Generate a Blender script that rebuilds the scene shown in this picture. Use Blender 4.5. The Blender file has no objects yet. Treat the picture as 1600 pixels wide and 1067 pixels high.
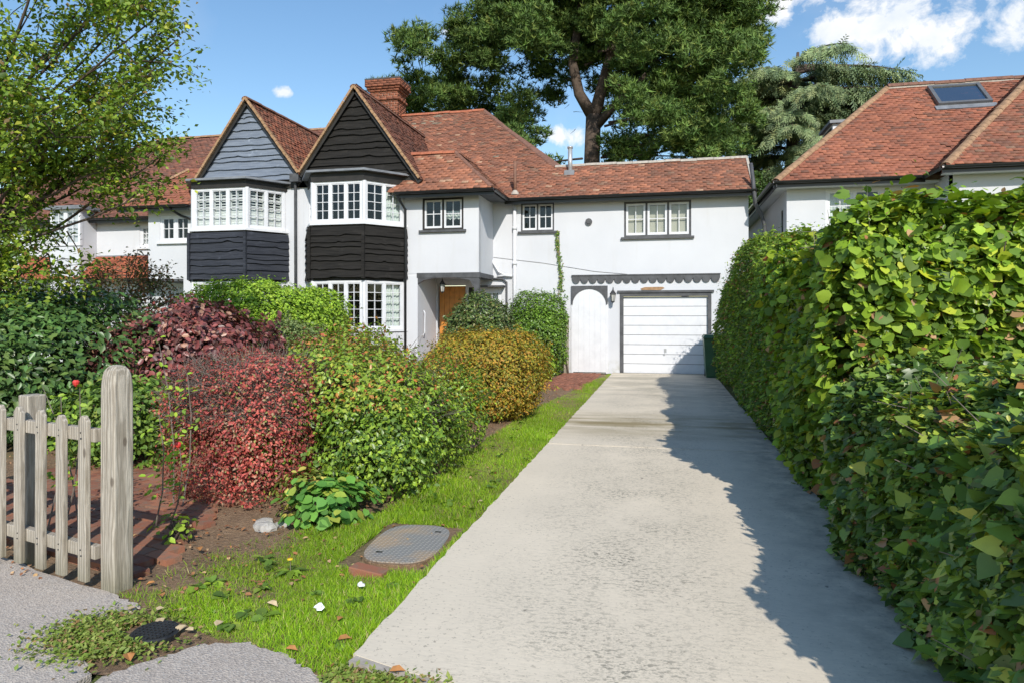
import bpy, math, random
import numpy as np
from mathutils import Vector, Matrix
random.seed(7)
RNG = np.random.default_rng(11)
scene = bpy.context.scene
COL = scene.collection
rad = math.radians

# ------------------------------------------------------------------ camera, sky, sun, exposure
cam_d = bpy.data.cameras.new('camera')
cam_d.sensor_width = 36.0
cam_d.lens = 24.0
cam_d.shift_y = -0.0247
cam_d.clip_start = 0.05
cam_d.clip_end = 3000
cam = bpy.data.objects.new('camera', cam_d)
COL.objects.link(cam)
cam.location = (0, 0, 1.42)
cam.rotation_euler = (rad(90), 0, rad(12.6))
scene.camera = cam

SUN_EL, SUN_AZ = 34.5, 22.0            # sun behind the camera, a little to the right
world = bpy.data.worlds.new('World')
scene.world = world
world.use_nodes = True
wn, wl = world.node_tree.nodes, world.node_tree.links
wn.clear()
w_out = wn.new('ShaderNodeOutputWorld')
sky = wn.new('ShaderNodeTexSky')
sky.sky_type = 'NISHITA'
sky.sun_disc = False
sky.sun_elevation = rad(SUN_EL)
sky.sun_rotation = rad(180 - SUN_AZ)
sky.altitude = 0
sky.air_density = 1.25
sky.dust_density = 0.25
sky.ozone_density = 2.2
bg_sky = wn.new('ShaderNodeBackground')
bg_sky.inputs['Strength'].default_value = 0.145
hs = wn.new('ShaderNodeHueSaturation'); hs.inputs['Saturation'].default_value = 1.14   # the deep clear blue of the day
wl.new(sky.outputs[0], hs.inputs['Color']); wl.new(hs.outputs[0], bg_sky.inputs['Color'])
# fair weather cumulus: fractal noise gathered round a few cloud centres, thin scattered cloud elsewhere
tc = wn.new('ShaderNodeTexCoord')
def wmath(op, a, b=None, clamp=False):
    n = wn.new('ShaderNodeMath'); n.operation = op; n.use_clamp = clamp
    for i, v in enumerate((a, b)):
        if v is None: continue
        if isinstance(v, (int, float)): n.inputs[i].default_value = v
        else: wl.new(v, n.inputs[i])
    return n.outputs[0]
def wnoise(scale, detail, rough=0.6, dist=0.0):
    n = wn.new('ShaderNodeTexNoise')
    n.inputs['Scale'].default_value = scale; n.inputs['Detail'].default_value = detail
    n.inputs['Roughness'].default_value = rough; n.inputs['Distortion'].default_value = dist
    wl.new(tc.outputs['Generated'], n.inputs['Vector'])
    return n.outputs['Fac']
clouds = [(0.150, 0.908, 0.397, .075, .035), (0.209, 0.911, 0.352, .06, .026), (0.262, 0.898, 0.352, .075, .040), (0.300, 0.896, 0.333, .06, .040),
          (0.333, 0.882, 0.338, .05, .034), (0.385, 0.865, 0.336, .07, .038), (-0.149, 0.956, 0.252, .034, .018), (-0.275, 0.882, 0.384, .022, .014),
          (-0.314, 0.880, 0.356, .018, .008), (-0.492, 0.819, 0.296, .018, .008), (-0.692, 0.698, 0.170, .09, .03),
          (0.75, 0.55, 0.36, .16, .06), (-0.86, 0.2, 0.42, .16, .07), (0.6, -0.65, 0.45, .2, .09), (-0.5, -0.75, 0.4, .2, .08), (0.95, -0.1, 0.28, .2, .07)]
acc = None
for (cx, cy, cz, rw, rh) in clouds:
    sub = wn.new('ShaderNodeVectorMath'); sub.operation = 'SUBTRACT'
    wl.new(tc.outputs['Generated'], sub.inputs[0]); sub.inputs[1].default_value = (cx, cy, cz)
    mul = wn.new('ShaderNodeVectorMath'); mul.operation = 'MULTIPLY'
    wl.new(sub.outputs[0], mul.inputs[0]); mul.inputs[1].default_value = (1/rw, 1/rw, 1/rh)
    ln = wn.new('ShaderNodeVectorMath'); ln.operation = 'LENGTH'
    wl.new(mul.outputs[0], ln.inputs[0])
    v = wmath('SUBTRACT', 1.0, ln.outputs['Value'])
    acc = v if acc is None else wmath('MAXIMUM', acc, v)
acc = wmath('MAXIMUM', acc, -0.9)
nz = wnoise(22, 7, 0.62, 0.3)
nz2 = wnoise(5, 4, 0.55)
dens = wmath('ADD', acc, wmath('MULTIPLY', wmath('SUBTRACT', nz, 0.5), 3.4))
dens = wmath('MULTIPLY', wmath('SUBTRACT', dens, 0.12), 1.7, True)
thin = wmath('MULTIPLY', wmath('SUBTRACT', nz2, 0.56), 1.1, True)
dens = wmath('MINIMUM', wmath('ADD', wmath('MULTIPLY', dens, 0.95), wmath('MULTIPLY', thin, 0.5)), 1.0)
cr = wn.new('ShaderNodeValToRGB')
cr.color_ramp.elements[0].position = 0.30; cr.color_ramp.elements[0].color = (0.74, 0.82, 0.93, 1)
cr.color_ramp.elements[1].position = 0.62; cr.color_ramp.elements[1].color = (1, 1, 1, 1)
wl.new(wnoise(15, 5, 0.6), cr.inputs[0])
bg_c = wn.new('ShaderNodeBackground')
bg_c.inputs['Strength'].default_value = 0.95
wl.new(cr.outputs[0], bg_c.inputs['Color'])
mixw = wn.new('ShaderNodeMixShader')
wl.new(dens, mixw.inputs[0]); wl.new(bg_sky.outputs[0], mixw.inputs[1]); wl.new(bg_c.outputs[0], mixw.inputs[2])
wl.new(mixw.outputs[0], w_out.inputs['Surface'])

sun_d = bpy.data.lights.new('sun', 'SUN')
sun_d.energy = 4.2
sun_d.angle = rad(0.53)
sun_d.color = (1.0, 0.94, 0.845)
sun = bpy.data.objects.new('sun', sun_d)
COL.objects.link(sun)
_to = Vector((-math.sin(rad(SUN_AZ))*math.cos(rad(SUN_EL)), math.cos(rad(SUN_AZ))*math.cos(rad(SUN_EL)), -math.sin(rad(SUN_EL))))
sun.rotation_euler = _to.to_track_quat('-Z', 'Y').to_euler()
sun.location = (10, -30, 30)

scene.view_settings.view_transform = 'Standard'
scene.view_settings.look = 'None'
scene.view_settings.exposure = 0.2
scene.view_settings.gamma = 1.0
scene.view_settings.use_curve_mapping = False
scene.cycles.max_bounces = 6
scene.cycles.diffuse_bounces = 3
scene.cycles.glossy_bounces = 2
scene.cycles.transparent_max_bounces = 16

# ------------------------------------------------------------------ materials
class NT:
    def __init__(s, name):
        s.m = bpy.data.materials.new(name); s.m.use_nodes = True
        s.n, s.l = s.m.node_tree.nodes, s.m.node_tree.links
        s.b = s.n['Principled BSDF']; s.out = s.n['Material Output']
        s.pos = None
    def P(s):
        if s.pos is None: s.pos = s.n.new('ShaderNodeNewGeometry').outputs['Position']
        return s.pos
    def scaled(s, v):
        m = s.n.new('ShaderNodeVectorMath'); m.operation = 'MULTIPLY'
        s.l.new(s.P(), m.inputs[0]); m.inputs[1].default_value = v
        return m.outputs[0]
    def noise(s, scale, detail=4, rough=0.55, vec=None, dist=0.0):
        t = s.n.new('ShaderNodeTexNoise'); t.inputs['Scale'].default_value = scale
        t.inputs['Detail'].default_value = detail; t.inputs['Roughness'].default_value = rough
        t.inputs['Distortion'].default_value = dist
        s.l.new(vec if vec is not None else s.P(), t.inputs['Vector'])
        return t.outputs['Fac']
    def ramp(s, fac, p0, p1, c0=(0, 0, 0), c1=(1, 1, 1)):
        r = s.n.new('ShaderNodeValToRGB')
        r.color_ramp.elements[0].position = p0; r.color_ramp.elements[0].color = (*c0, 1)
        r.color_ramp.elements[1].position = p1; r.color_ramp.elements[1].color = (*c1, 1)
        s.l.new(fac, r.inputs[0]); return r.outputs[0]
    def mix(s, fac, a, b, mode='MIX'):
        x = s.n.new('ShaderNodeMix'); x.data_type = 'RGBA'; x.blend_type = mode
        for i, v in ((0, fac), (6, a), (7, b)):
            if isinstance(v, (int, float)): x.inputs[i].default_value = v
            elif isinstance(v, tuple): x.inputs[i].default_value = (*v, 1)
            else: s.l.new(v, x.inputs[i])
        return x.outputs[2]
    def math(s, op, a, b=0.0, clamp=False):
        x = s.n.new('ShaderNodeMath'); x.operation = op; x.use_clamp = clamp
        for i, v in enumerate((a, b)):
            if isinstance(v, (int, float)): x.inputs[i].default_value = v
            else: s.l.new(v, x.inputs[i])
        return x.outputs[0]
    def attr(s, name='Col'):
        a = s.n.new('ShaderNodeAttribute'); a.attribute_name = name; return a.outputs['Color']
    def color(s, c):
        if isinstance(c, tuple): s.b.inputs['Base Color'].default_value = (*c, 1)
        else: s.l.new(c, s.b.inputs['Base Color'])
    def bump(s, h, strength=0.3, dist=0.01):
        x = s.n.new('ShaderNodeBump'); x.inputs['Strength'].default_value = strength; x.inputs['Distance'].default_value = dist
        s.l.new(h, x.inputs['Height']); s.l.new(x.outputs[0], s.b.inputs['Normal'])
    def rough(s, v): s.b.inputs['Roughness'].default_value = v

M = {}
def simple(name, c, rough=0.6, var=0.15, scale=8, bump=0.0, metal=0.0, bscale=60):
    t = NT(name)
    c2 = tuple(x*(1-var) for x in c); c1 = tuple(min(1, x*(1+var*0.6)) for x in c)
    t.color(t.ramp(t.noise(scale, 5), 0.3, 0.7, c2, c1)); t.rough(rough)
    t.b.inputs['Metallic'].default_value = metal
    if bump: t.bump(t.noise(bscale, 4), bump, 0.005)
    M[name] = t.m
    return t
simple('white_paint', (0.66, 0.675, 0.71), 0.5, 0.07, 6)
simple('black_timber', (0.020, 0.018, 0.016), 0.6, 0.4, 5, 0.3)
simple('fascia_grey', (0.075, 0.078, 0.085), 0.65, 0.35, 7, 0.2)
simple('lead', (0.20, 0.215, 0.24), 0.55, 0.3, 4, 0.3)
simple('black_plastic', (0.016, 0.017, 0.019), 0.35, 0.2, 4)
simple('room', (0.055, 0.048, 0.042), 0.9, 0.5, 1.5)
simple('net_curtain', (0.66, 0.70, 0.66), 0.9, 0.12, 30)
simple('blind', (0.62, 0.58, 0.48), 0.9, 0.06, 10)
simple('shutter_white', (0.72, 0.72, 0.70), 0.5, 0.05, 6)
simple('door_oak', (0.55, 0.22, 0.04), 0.4, 0.25, 7)
simple('galvanised', (0.48, 0.49, 0.50), 0.45, 0.2, 9, 0, 0.5)
simple('clay_pipe', (0.20, 0.10, 0.065), 0.7, 0.3, 9)
simple('ridge_red', (0.38, 0.125, 0.065), 0.8, 0.3, 9, 0.3)
simple('ridge_tan', (0.33, 0.20, 0.115), 0.85, 0.35, 10, 0.4)
simple('ridge_brown', (0.20, 0.10, 0.07), 0.85, 0.35, 10, 0.4)
simple('mortar', (0.42, 0.38, 0.33), 0.95, 0.25, 14, 0.4)
simple('mortar_tan', (0.36, 0.22, 0.12), 0.95, 0.35, 12, 0.5)
simple('bark', (0.085, 0.062, 0.047), 0.95, 0.5, 6, 0.8, 0, 14)
simple('twig', (0.20, 0.165, 0.14), 0.9, 0.35, 8)
simple('twig_dark', (0.075, 0.055, 0.04), 0.9, 0.4, 8)
simple('bin_green', (0.035, 0.11, 0.05), 0.45, 0.25, 6)
simple('iron', (0.035, 0.037, 0.04), 0.5, 0.4, 12, 0.4, 0.3)
simple('litter', (0.78, 0.80, 0.82), 0.6, 0.1, 30)
simple('skylight_frame', (0.17, 0.175, 0.18), 0.45, 0.15, 6, 0, 0.4)
simple('petal', (0.65, 0.05, 0.04), 0.5, 0.2, 60)
simple('yellow_petal', (0.75, 0.50, 0.02), 0.5, 0.1, 60)
simple('lamp_glass', (0.45, 0.45, 0.42), 0.2, 0.1, 20)
simple('cable', (0.30, 0.30, 0.31), 0.6, 0.1, 5)

def m_render():
    t = NT('white_render')
    big = t.noise(0.9, 5); streak = t.noise(1.0, 5, 0.6, t.scaled((5, 5, 0.7)))
    c = t.mix(t.ramp(big, 0.35, 0.75), (0.585, 0.60, 0.635), (0.53, 0.545, 0.58))
    c = t.mix(t.math('MULTIPLY', t.ramp(streak, 0.55, 0.80), 0.30), c, (0.46, 0.455, 0.43))
    sz = t.n.new('ShaderNodeSeparateXYZ'); t.l.new(t.P(), sz.inputs[0])
    low = t.math('SUBTRACT', 1.0, t.math('MULTIPLY', sz.outputs[2], 2.6), True)
    c = t.mix(t.math('MULTIPLY', low, t.ramp(t.noise(7, 5), 0.42, 0.7)), c, (0.36, 0.35, 0.29))
    t.color(c); t.rough(0.85); t.bump(t.noise(55, 5, 0.6), 0.22, 0.006)
    M['white_render'] = t.m
m_render()

def m_board(name, c0, c1):
    t = NT(name)
    g = t.noise(1.0, 5, 0.65, t.scaled((2.0, 2.0, 38)), 0.6)
    c = t.mix(t.ramp(g, 0.35, 0.7), c0, c1)
    c = t.mix(t.math('MULTIPLY', t.ramp(t.noise(3.5, 5), 0.62, 0.82), 0.5), c, tuple(min(1, x*2.6) for x in c1))
    t.color(c); t.rough(0.85); t.b.inputs['Specular IOR Level'].default_value = 0.25; t.bump(g, 0.6, 0.012)
    M[name] = t.m
m_board('board_black', (0.008, 0.0075, 0.007), (0.026, 0.024, 0.022))
m_board('board_blue', (0.018, 0.021, 0.029), (0.045, 0.050, 0.064))
m_board('board_slate', (0.12, 0.145, 0.19), (0.21, 0.245, 0.30))

def m_tile():
    t = NT('clay_tile')
    a = t.attr('Col')
    c = t.mix(t.math('MULTIPLY', t.ramp(t.noise(28, 4), 0.45, 0.75), 0.3), a, (0.075, 0.055, 0.045))
    t.color(c); t.rough(0.85); t.bump(t.noise(70, 3), 0.3, 0.005)
    M['clay_tile'] = t.m
m_tile()

def m_brick():
    t = NT('brick_clay')
    c = t.mix(t.ramp(t.noise(40, 4), 0.35, 0.75), t.attr('Col'), (0.12, 0.055, 0.04))
    t.color(c); t.rough(0.9); t.bump(t.noise(90, 4), 0.5, 0.004)
    M['brick_clay'] = t.m
m_brick()
def m_paver():
    t = NT('path_brick')
    oi = t.n.new('ShaderNodeObjectInfo')
    c = t.ramp(oi.outputs['Random'], 0.0, 1.0, (0.20, 0.072, 0.045), (0.36, 0.15, 0.085))
    c = t.mix(t.ramp(t.noise(14, 5), 0.45, 0.72), c, (0.20, 0.14, 0.10))
    t.color(c); t.rough(0.9); t.bump(t.noise(80, 4), 0.5, 0.004)
    M['path_brick'] = t.m
m_paver()

def m_wood():
    t = NT('weathered_oak')
    warp = t.noise(3.0, 3)
    wv = t.n.new('ShaderNodeTexWave'); wv.wave_type = 'BANDS'; wv.bands_direction = 'X'
    wv.inputs['Scale'].default_value = 16; wv.inputs['Distortion'].default_value = 9; wv.inputs['Detail'].default_value = 3
    wv.inputs['Detail Scale'].default_value = 1.2
    t.l.new(t.scaled((1, 1, 0.14)), wv.inputs['Vector'])
    fine = t.noise(1.0, 5, 0.7, t.scaled((150, 150, 4)))
    c = t.mix(t.ramp(wv.outputs['Fac'], 0.1, 0.9), (0.31, 0.275, 0.225), (0.50, 0.455, 0.385))
    c = t.mix(t.math('MULTIPLY', t.ramp(fine, 0.42, 0.62), 0.55), c, (0.20, 0.165, 0.13))
    c = t.mix(t.math('MULTIPLY', t.ramp(t.noise(6, 4), 0.55, 0.8), 0.6), c, (0.20, 0.17, 0.12))
    kv = t.n.new('ShaderNodeTexVoronoi'); kv.inputs['Scale'].default_value = 1.0; t.l.new(t.scaled((11, 11, 5)), kv.inputs['Vector'])
    c = t.mix(t.math('MULTIPLY', t.ramp(kv.outputs['Distance'], 0.10, 0.16, (1, 1, 1), (0, 0, 0)), 0.7), c, (0.09, 0.065, 0.045))
    sw_ = t.n.new('ShaderNodeSeparateXYZ'); t.l.new(t.P(), sw_.inputs[0])
    c = t.mix(t.math('MULTIPLY', t.math('SUBTRACT', 1.0, t.math('MULTIPLY', sw_.outputs[2], 5.0), True), 0.6), c, (0.13, 0.125, 0.07))
    t.color(c); t.rough(0.85)
    h = t.math('ADD', t.math('MULTIPLY', wv.outputs['Fac'], 0.5), fine)
    t.bump(h, 0.6, 0.006)
    M['weathered_oak'] = t.m
m_wood()

def m_concrete():
    t = NT('concrete')
    big = t.noise(0.8, 6, 0.6)
    c = t.mix(t.ramp(big, 0.3, 0.72), (0.75, 0.66, 0.525), (0.65, 0.575, 0.46))
    # brushed finish: fine cross-drive streaks
    br = t.noise(1.0, 3, 0.7, t.scaled((12, 95, 1)))
    c = t.mix(t.math('MULTIPLY', t.ramp(br, 0.40, 0.68), 0.20), c, (0.36, 0.335, 0.285))
    sx = t.n.new('ShaderNodeSeparateXYZ'); t.l.new(t.P(), sx.inputs[0])
    # dark oil and lichen speckle down the middle of the drive
    mid = t.math('SUBTRACT', 1.0, t.math('MULTIPLY', t.math('ABSOLUTE', t.math('ADD', sx.outputs[0], 0.22)), 1.25), True)
    patch = t.ramp(t.noise(1.7, 6, 0.7), 0.36, 0.62)
    sp = t.math('MAXIMUM', t.ramp(t.noise(1.0, 3, 0.7, t.scaled((24, 46, 1))), 0.545, 0.575), t.math('MULTIPLY', t.ramp(t.noise(1.0, 3, 0.8, t.scaled((60, 95, 1))), 0.50, 0.56), 0.55))
    m = t.math('MULTIPLY', t.math('MULTIPLY', t.math('POWER', mid, 0.7), patch), sp)
    c = t.mix(t.math('MULTIPLY', m, 0.9), c, (0.15, 0.145, 0.115))
    sp2 = t.ramp(t.noise(42, 3, 0.7), 0.60, 0.64)
    c = t.mix(t.math('MULTIPLY', t.math('MULTIPLY', sp2, t.ramp(t.noise(2.2, 4), 0.3, 0.65)), 0.7), c, (0.24, 0.21, 0.165))
    sp3 = t.ramp(t.noise(13, 2, 0.5), 0.76, 0.79)
    c = t.mix(t.math('MULTIPLY', sp3, 0.7), c, (0.10, 0.085, 0.07))
    # brown-green damp stain across the drive beyond the joint
    b = t.math('SUBTRACT', 1.0, t.math('MULTIPLY', t.math('ABSOLUTE', t.math('SUBTRACT', sx.outputs[1], 9.0)), 0.75), True)
    st = t.math('MULTIPLY', b, t.ramp(t.noise(1.0, 5, 0.6, t.scaled((0.9, 3.5, 1))), 0.36, 0.62))
    c = t.mix(t.math('MULTIPLY', st, 0.9), c, (0.23, 0.18, 0.075))
    far = t.math('MULTIPLY', t.math('SUBTRACT', sx.outputs[1], 10.0), 0.25, True)
    st2 = t.math('MULTIPLY', far, t.ramp(t.noise(1.0, 5, 0.6, t.scaled((0.8, 2.0, 1))), 0.44, 0.66))
    c = t.mix(t.math('MULTIPLY', st2, 0.6), c, (0.24, 0.22, 0.17))
    # green-grey edge by the hedge
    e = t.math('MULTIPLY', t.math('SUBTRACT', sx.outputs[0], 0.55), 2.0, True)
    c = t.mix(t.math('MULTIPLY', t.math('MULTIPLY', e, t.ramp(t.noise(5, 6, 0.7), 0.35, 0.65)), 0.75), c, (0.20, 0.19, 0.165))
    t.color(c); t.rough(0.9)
    t.bump(t.math('ADD', t.noise(120, 3), br), 0.14, 0.003)
    M['concrete'] = t.m
m_concrete()

def m_asphalt():
    t = NT('asphalt')
    v = t.n.new('ShaderNodeTexVoronoi'); v.inputs['Scale'].default_value = 130
    t.l.new(t.P(), v.inputs['Vector'])
    c = t.mix(t.ramp(t.noise(1.6, 5), 0.3, 0.7), (0.46, 0.395, 0.335), (0.58, 0.51, 0.44))
    sep = t.n.new('ShaderNodeSeparateColor'); t.l.new(v.outputs['Color'], sep.inputs[0])
    c = t.mix(t.math('MULTIPLY', sep.outputs[0], 0.5), c, (0.13, 0.12, 0.125))
    c = t.mix(t.math('MULTIPLY', t.ramp(sep.outputs[1], 0.8, 0.95), 0.4), c, (0.55, 0.53, 0.50))
    t.color(c); t.rough(0.9); t.bump(v.outputs['Distance'], 0.6, 0.006)
    M['asphalt'] = t.m
m_asphalt()

def m_soil():
    t = NT('soil')
    c = t.mix(t.ramp(t.noise(3.0, 6), 0.35, 0.7), (0.26, 0.165, 0.095), (0.155, 0.098, 0.058))
    c = t.mix(t.ramp(t.noise(45, 4), 0.48, 0.68), c, (0.34, 0.23, 0.14))
    c = t.mix(t.ramp(t.noise(0.6, 4), 0.55, 0.75), c, (0.13, 0.15, 0.05))
    t.color(c); t.rough(0.95); t.bump(t.noise(35, 6, 0.7), 0.9, 0.03)
    M['soil'] = t.m
m_soil()
def m_lawn():
    t = NT('lawn')
    c = t.mix(t.ramp(t.noise(4.0, 6), 0.35, 0.7), (0.085, 0.13, 0.02), (0.12, 0.11, 0.045))
    t.color(c); t.rough(0.95); t.bump(t.noise(60, 5), 0.9, 0.02)
    M['lawn'] = t.m
m_lawn()

def m_plate():
    t = NT('chequer_plate')
    w = []
    for v in ((70, 70, 0), (70, -70, 0)):
        d = t.n.new('ShaderNodeVectorMath'); d.operation = 'DOT_PRODUCT'
        t.l.new(t.P(), d.inputs[0]); d.inputs[1].default_value = (v[0]*1.6, v[1]*1.6, 0)
        w.append(t.math('SINE', d.outputs['Value']))
    p = t.ramp(t.math('MULTIPLY', w[0], w[1]), 0.05, 0.4)
    c = t.mix(t.ramp(t.noise(3.2, 5), 0.46, 0.62), (0.30, 0.29, 0.275), (0.46, 0.34, 0.23))
    c = t.mix(t.math('MULTIPLY', p, 0.4), c, (0.55, 0.52, 0.47))
    t.color(c); t.rough(0.6); t.b.inputs['Metallic'].default_value = 0.25
    t.bump(p, 0.8, 0.006)
    M['chequer_plate'] = t.m
m_plate()

def m_glass(name='window_glass', base=0.055):
    m = bpy.data.materials.new(name); m.use_nodes = True
    n, l = m.node_tree.nodes, m.node_tree.links
    n.clear()
    o = n.new('ShaderNodeOutputMaterial'); mx = n.new('ShaderNodeMixShader')
    tr = n.new('ShaderNodeBsdfTransparent'); gl = n.new('ShaderNodeBsdfGlossy')
    tr.inputs[0].default_value = (0.86, 0.90, 0.90, 1); gl.inputs['Roughness'].default_value = 0.02
    lw = n.new('ShaderNodeLayerWeight'); lw.inputs['Blend'].default_value = 0.5
    pw = n.new('ShaderNodeMath'); pw.operation = 'POWER'; pw.inputs[1].default_value = 3.0; l.new(lw.outputs['Facing'], pw.inputs[0])
    fr = n.new('ShaderNodeMath'); fr.operation = 'MULTIPLY_ADD'; fr.inputs[1].default_value = 0.8; fr.inputs[2].default_value = base; l.new(pw.outputs[0], fr.inputs[0])
    ge = n.new('ShaderNodeNewGeometry'); nz = n.new('ShaderNodeTexNoise'); nz.inputs['Scale'].default_value = 5
    l.new(ge.outputs['Position'], nz.inputs['Vector'])
    bp = n.new('ShaderNodeBump'); bp.inputs['Strength'].default_value = 0.145; bp.inputs['Distance'].default_value = 0.01
    l.new(nz.outputs['Fac'], bp.inputs['Height']); l.new(bp.outputs[0], gl.inputs['Normal'])
    l.new(fr.outputs[0], mx.inputs[0]); l.new(tr.outputs[0], mx.inputs[1]); l.new(gl.outputs[0], mx.inputs[2])
    l.new(mx.outputs[0], o.inputs[0])
    M[name] = m
m_glass(); m_glass('coated_glass', 0.5)

def m_leaf(name, rough, transl, spec=0.5):
    t = NT(name)
    a = t.attr('Col')
    c = t.mix(t.math('MULTIPLY', t.noise(60, 2), 0.22), a, (0.05, 0.05, 0.015))
    t.color(c); t.rough(rough); t.b.inputs['Specular IOR Level'].default_value = spec
    tl = t.n.new('ShaderNodeBsdfTranslucent'); mx = t.n.new('ShaderNodeMixShader'); mx.inputs[0].default_value = transl
    tint = t.mix(1.0, c, (1.15, 1.15, 0.5), 'MULTIPLY')
    t.l.new(tint, tl.inputs['Color'])
    t.l.new(t.b.outputs[0], mx.inputs[1]); t.l.new(tl.outputs[0], mx.inputs[2]); t.l.new(mx.outputs[0], t.out.inputs['Surface'])
    M[name] = t.m
m_leaf('leaf_matt', 0.55, 0.27, 0.35)
m_leaf('leaf_gloss', 0.38, 0.18, 0.45)
m_leaf('needle', 0.6, 0.12, 0.2)
m_leaf('grass_blade', 0.5, 0.35, 0.3)

# ------------------------------------------------------------------ object helpers
WM = {}
def reg(o, Mw, parent=None):
    COL.objects.link(o)
    if parent is not None:
        o.parent = parent
        o.matrix_local = WM[parent].inverted() @ Mw
    else:
        o.matrix_world = Mw
    WM[o] = Mw.copy()
    return o
def tag(o, label=None, cat=None, group=None, kind=None):
    if label: o['label'] = label
    if cat: o['category'] = cat
    if group: o['group'] = group
    if kind: o['kind'] = kind
    return o
def empty(name, loc, label=None, cat=None, group=None, rz=0.0):
    o = bpy.data.objects.new(name, None); o.empty_display_size = 0.2
    reg(o, Matrix.Translation(loc) @ Matrix.Rotation(rz, 4, 'Z'))
    return tag(o, label, cat, group)
def mesh_fast(name, V, F, mat=None, cols=None, smooth=False):
    """V (n,3) float array, F (m,k) int array, cols (m,3) per face."""
    V = np.ascontiguousarray(V, dtype=np.float32); F = np.ascontiguousarray(F, dtype=np.int32)
    me = bpy.data.meshes.new(name)
    m, k = F.shape
    me.vertices.add(len(V)); me.vertices.foreach_set('co', V.ravel())
    me.loops.add(m*k); me.loops.foreach_set('vertex_index', F.ravel())
    me.polygons.add(m); me.polygons.foreach_set('loop_start', np.arange(m, dtype=np.int32)*k)
    if smooth: me.polygons.foreach_set('use_smooth', np.ones(m, dtype=bool))
    me.update(calc_edges=True)
    if cols is not None:
        c = np.ones((m, 4), dtype=np.float32); c[:, :3] = cols
        at = me.attributes.new('Col', 'FLOAT_COLOR', 'FACE'); at.data.foreach_set('color', c.ravel())
    if mat: me.materials.append(M[mat])
    return me
def mesh_py(name, V, F, mat=None, smooth=False):
    me = bpy.data.meshes.new(name); me.from_pydata([tuple(v) for v in V], [], F)
    if smooth:
        for p in me.polygons: p.use_smooth = True
    if mat: me.materials.append(M[mat])
    me.update(); return me
class MB:
    """collects quads and boxes in a local frame, then links them as ONE mesh object"""
    def __init__(s): s.V, s.F = [], []
    def poly(s, pts):
        i = len(s.V); s.V += [tuple(p) for p in pts]; s.F.append(tuple(range(i, i+len(pts)))); return s
    def box(s, x0, x1, y0, y1, z0, z1):
        i = len(s.V)
        s.V += [(x0,y0,z0),(x1,y0,z0),(x1,y1,z0),(x0,y1,z0),(x0,y0,z1),(x1,y0,z1),(x1,y1,z1),(x0,y1,z1)]
        s.F += [(i,i+3,i+2,i+1),(i+4,i+5,i+6,i+7),(i,i+1,i+5,i+4),(i+1,i+2,i+6,i+5),(i+2,i+3,i+7,i+6),(i+3,i,i+4,i+7)]
        return s
    def prism(s, outline, y0, y1):
        """outline [(x,z)] counter-clockwise seen from -Y, extruded y0..y1"""
        n = len(outline); i = len(s.V)
        s.V += [(x, y0, z) for x, z in outline] + [(x, y1, z) for x, z in outline]
        s.F.append(tuple(range(i, i+n))); s.F.append(tuple(range(i+2*n-1, i+n-1, -1)))
        for k in range(n):
            k2 = (k+1) % n; s.F.append((i+k2, i+k, i+n+k, i+n+k2))
        return s
    def bar(s, a, b, w, h=None):
        """rectangular bar from a to b"""
        h = h or w; a, b = Vector(a), Vector(b); d = (b-a).normalized()
        up = Vector((0,0,1)) if abs(d.z) < 0.95 else Vector((0,1,0))
        r = d.cross(up).normalized()*w/2; u = r.cross(d).normalized()*h/2
        i = len(s.V)
        for p in (a, b): s.V += [tuple(p-r-u), tuple(p+r-u), tuple(p+r+u), tuple(p-r+u)]
        s.F += [(i,i+1,i+2,i+3),(i+7,i+6,i+5,i+4)] + [(i+(k+1)%4, i+k, i+4+k, i+4+(k+1)%4) for k in range(4)]
        return s
    def tube(s, pts, r, n=8, cap=True):
        pts = [Vector(p) for p in pts]; rr = r if isinstance(r, (list, tuple)) else [r]*len(pts)
        i0 = len(s.V)
        for j, p in enumerate(pts):
            d = (pts[min(j+1, len(pts)-1)]-pts[max(j-1, 0)]).normalized()
            a = d.cross(Vector((0,0,1)) if abs(d.z) < 0.9 else Vector((1,0,0))).normalized(); b = d.cross(a)
            for k in range(n):
                t = 2*math.pi*k/n; s.V.append(tuple(p+(a*math.cos(t)+b*math.sin(t))*rr[j]))
        for j in range(len(pts)-1):
            for k in range(n):
                s.F.append((i0+j*n+k, i0+j*n+(k+1)%n, i0+(j+1)*n+(k+1)%n, i0+(j+1)*n+k))
        if cap:
            s.F.append(tuple(i0+k for k in range(n))[::-1]); s.F.append(tuple(i0+(len(pts)-1)*n+k for k in range(n)))
        return s
    def lathe(s, c, prof, n=12):
        i0 = len(s.V)
        for r, z in prof:
            for k in range(n):
                t = 2*math.pi*k/n; s.V.append((c[0]+r*math.cos(t), c[1]+r*math.sin(t), c[2]+z))
        for j in range(len(prof)-1):
            for k in range(n):
                s.F.append((i0+j*n+k, i0+j*n+(k+1)%n, i0+(j+1)*n+(k+1)%n, i0+(j+1)*n+k))
        s.F.append(tuple(i0+k for k in range(n))[::-1]); s.F.append(tuple(i0+(len(prof)-1)*n+k for k in range(n)))
        return s
    def build(s, name, mat, parent=None, Mw=None, smooth=False):
        V = np.array(s.V, dtype=float)
        if Mw is None:
            c = (V.min(0)+V.max(0))/2; c[2] = V[:, 2].min()
            V = V-c; Mw = Matrix.Translation(c)
        o = bpy.data.objects.new(name, mesh_py(name, V, s.F, mat, smooth))
        return reg(o, Mw, parent)
def link_mesh(name, me, Mw, parent=None): return reg(bpy.data.objects.new(name, me), Mw, parent)
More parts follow.
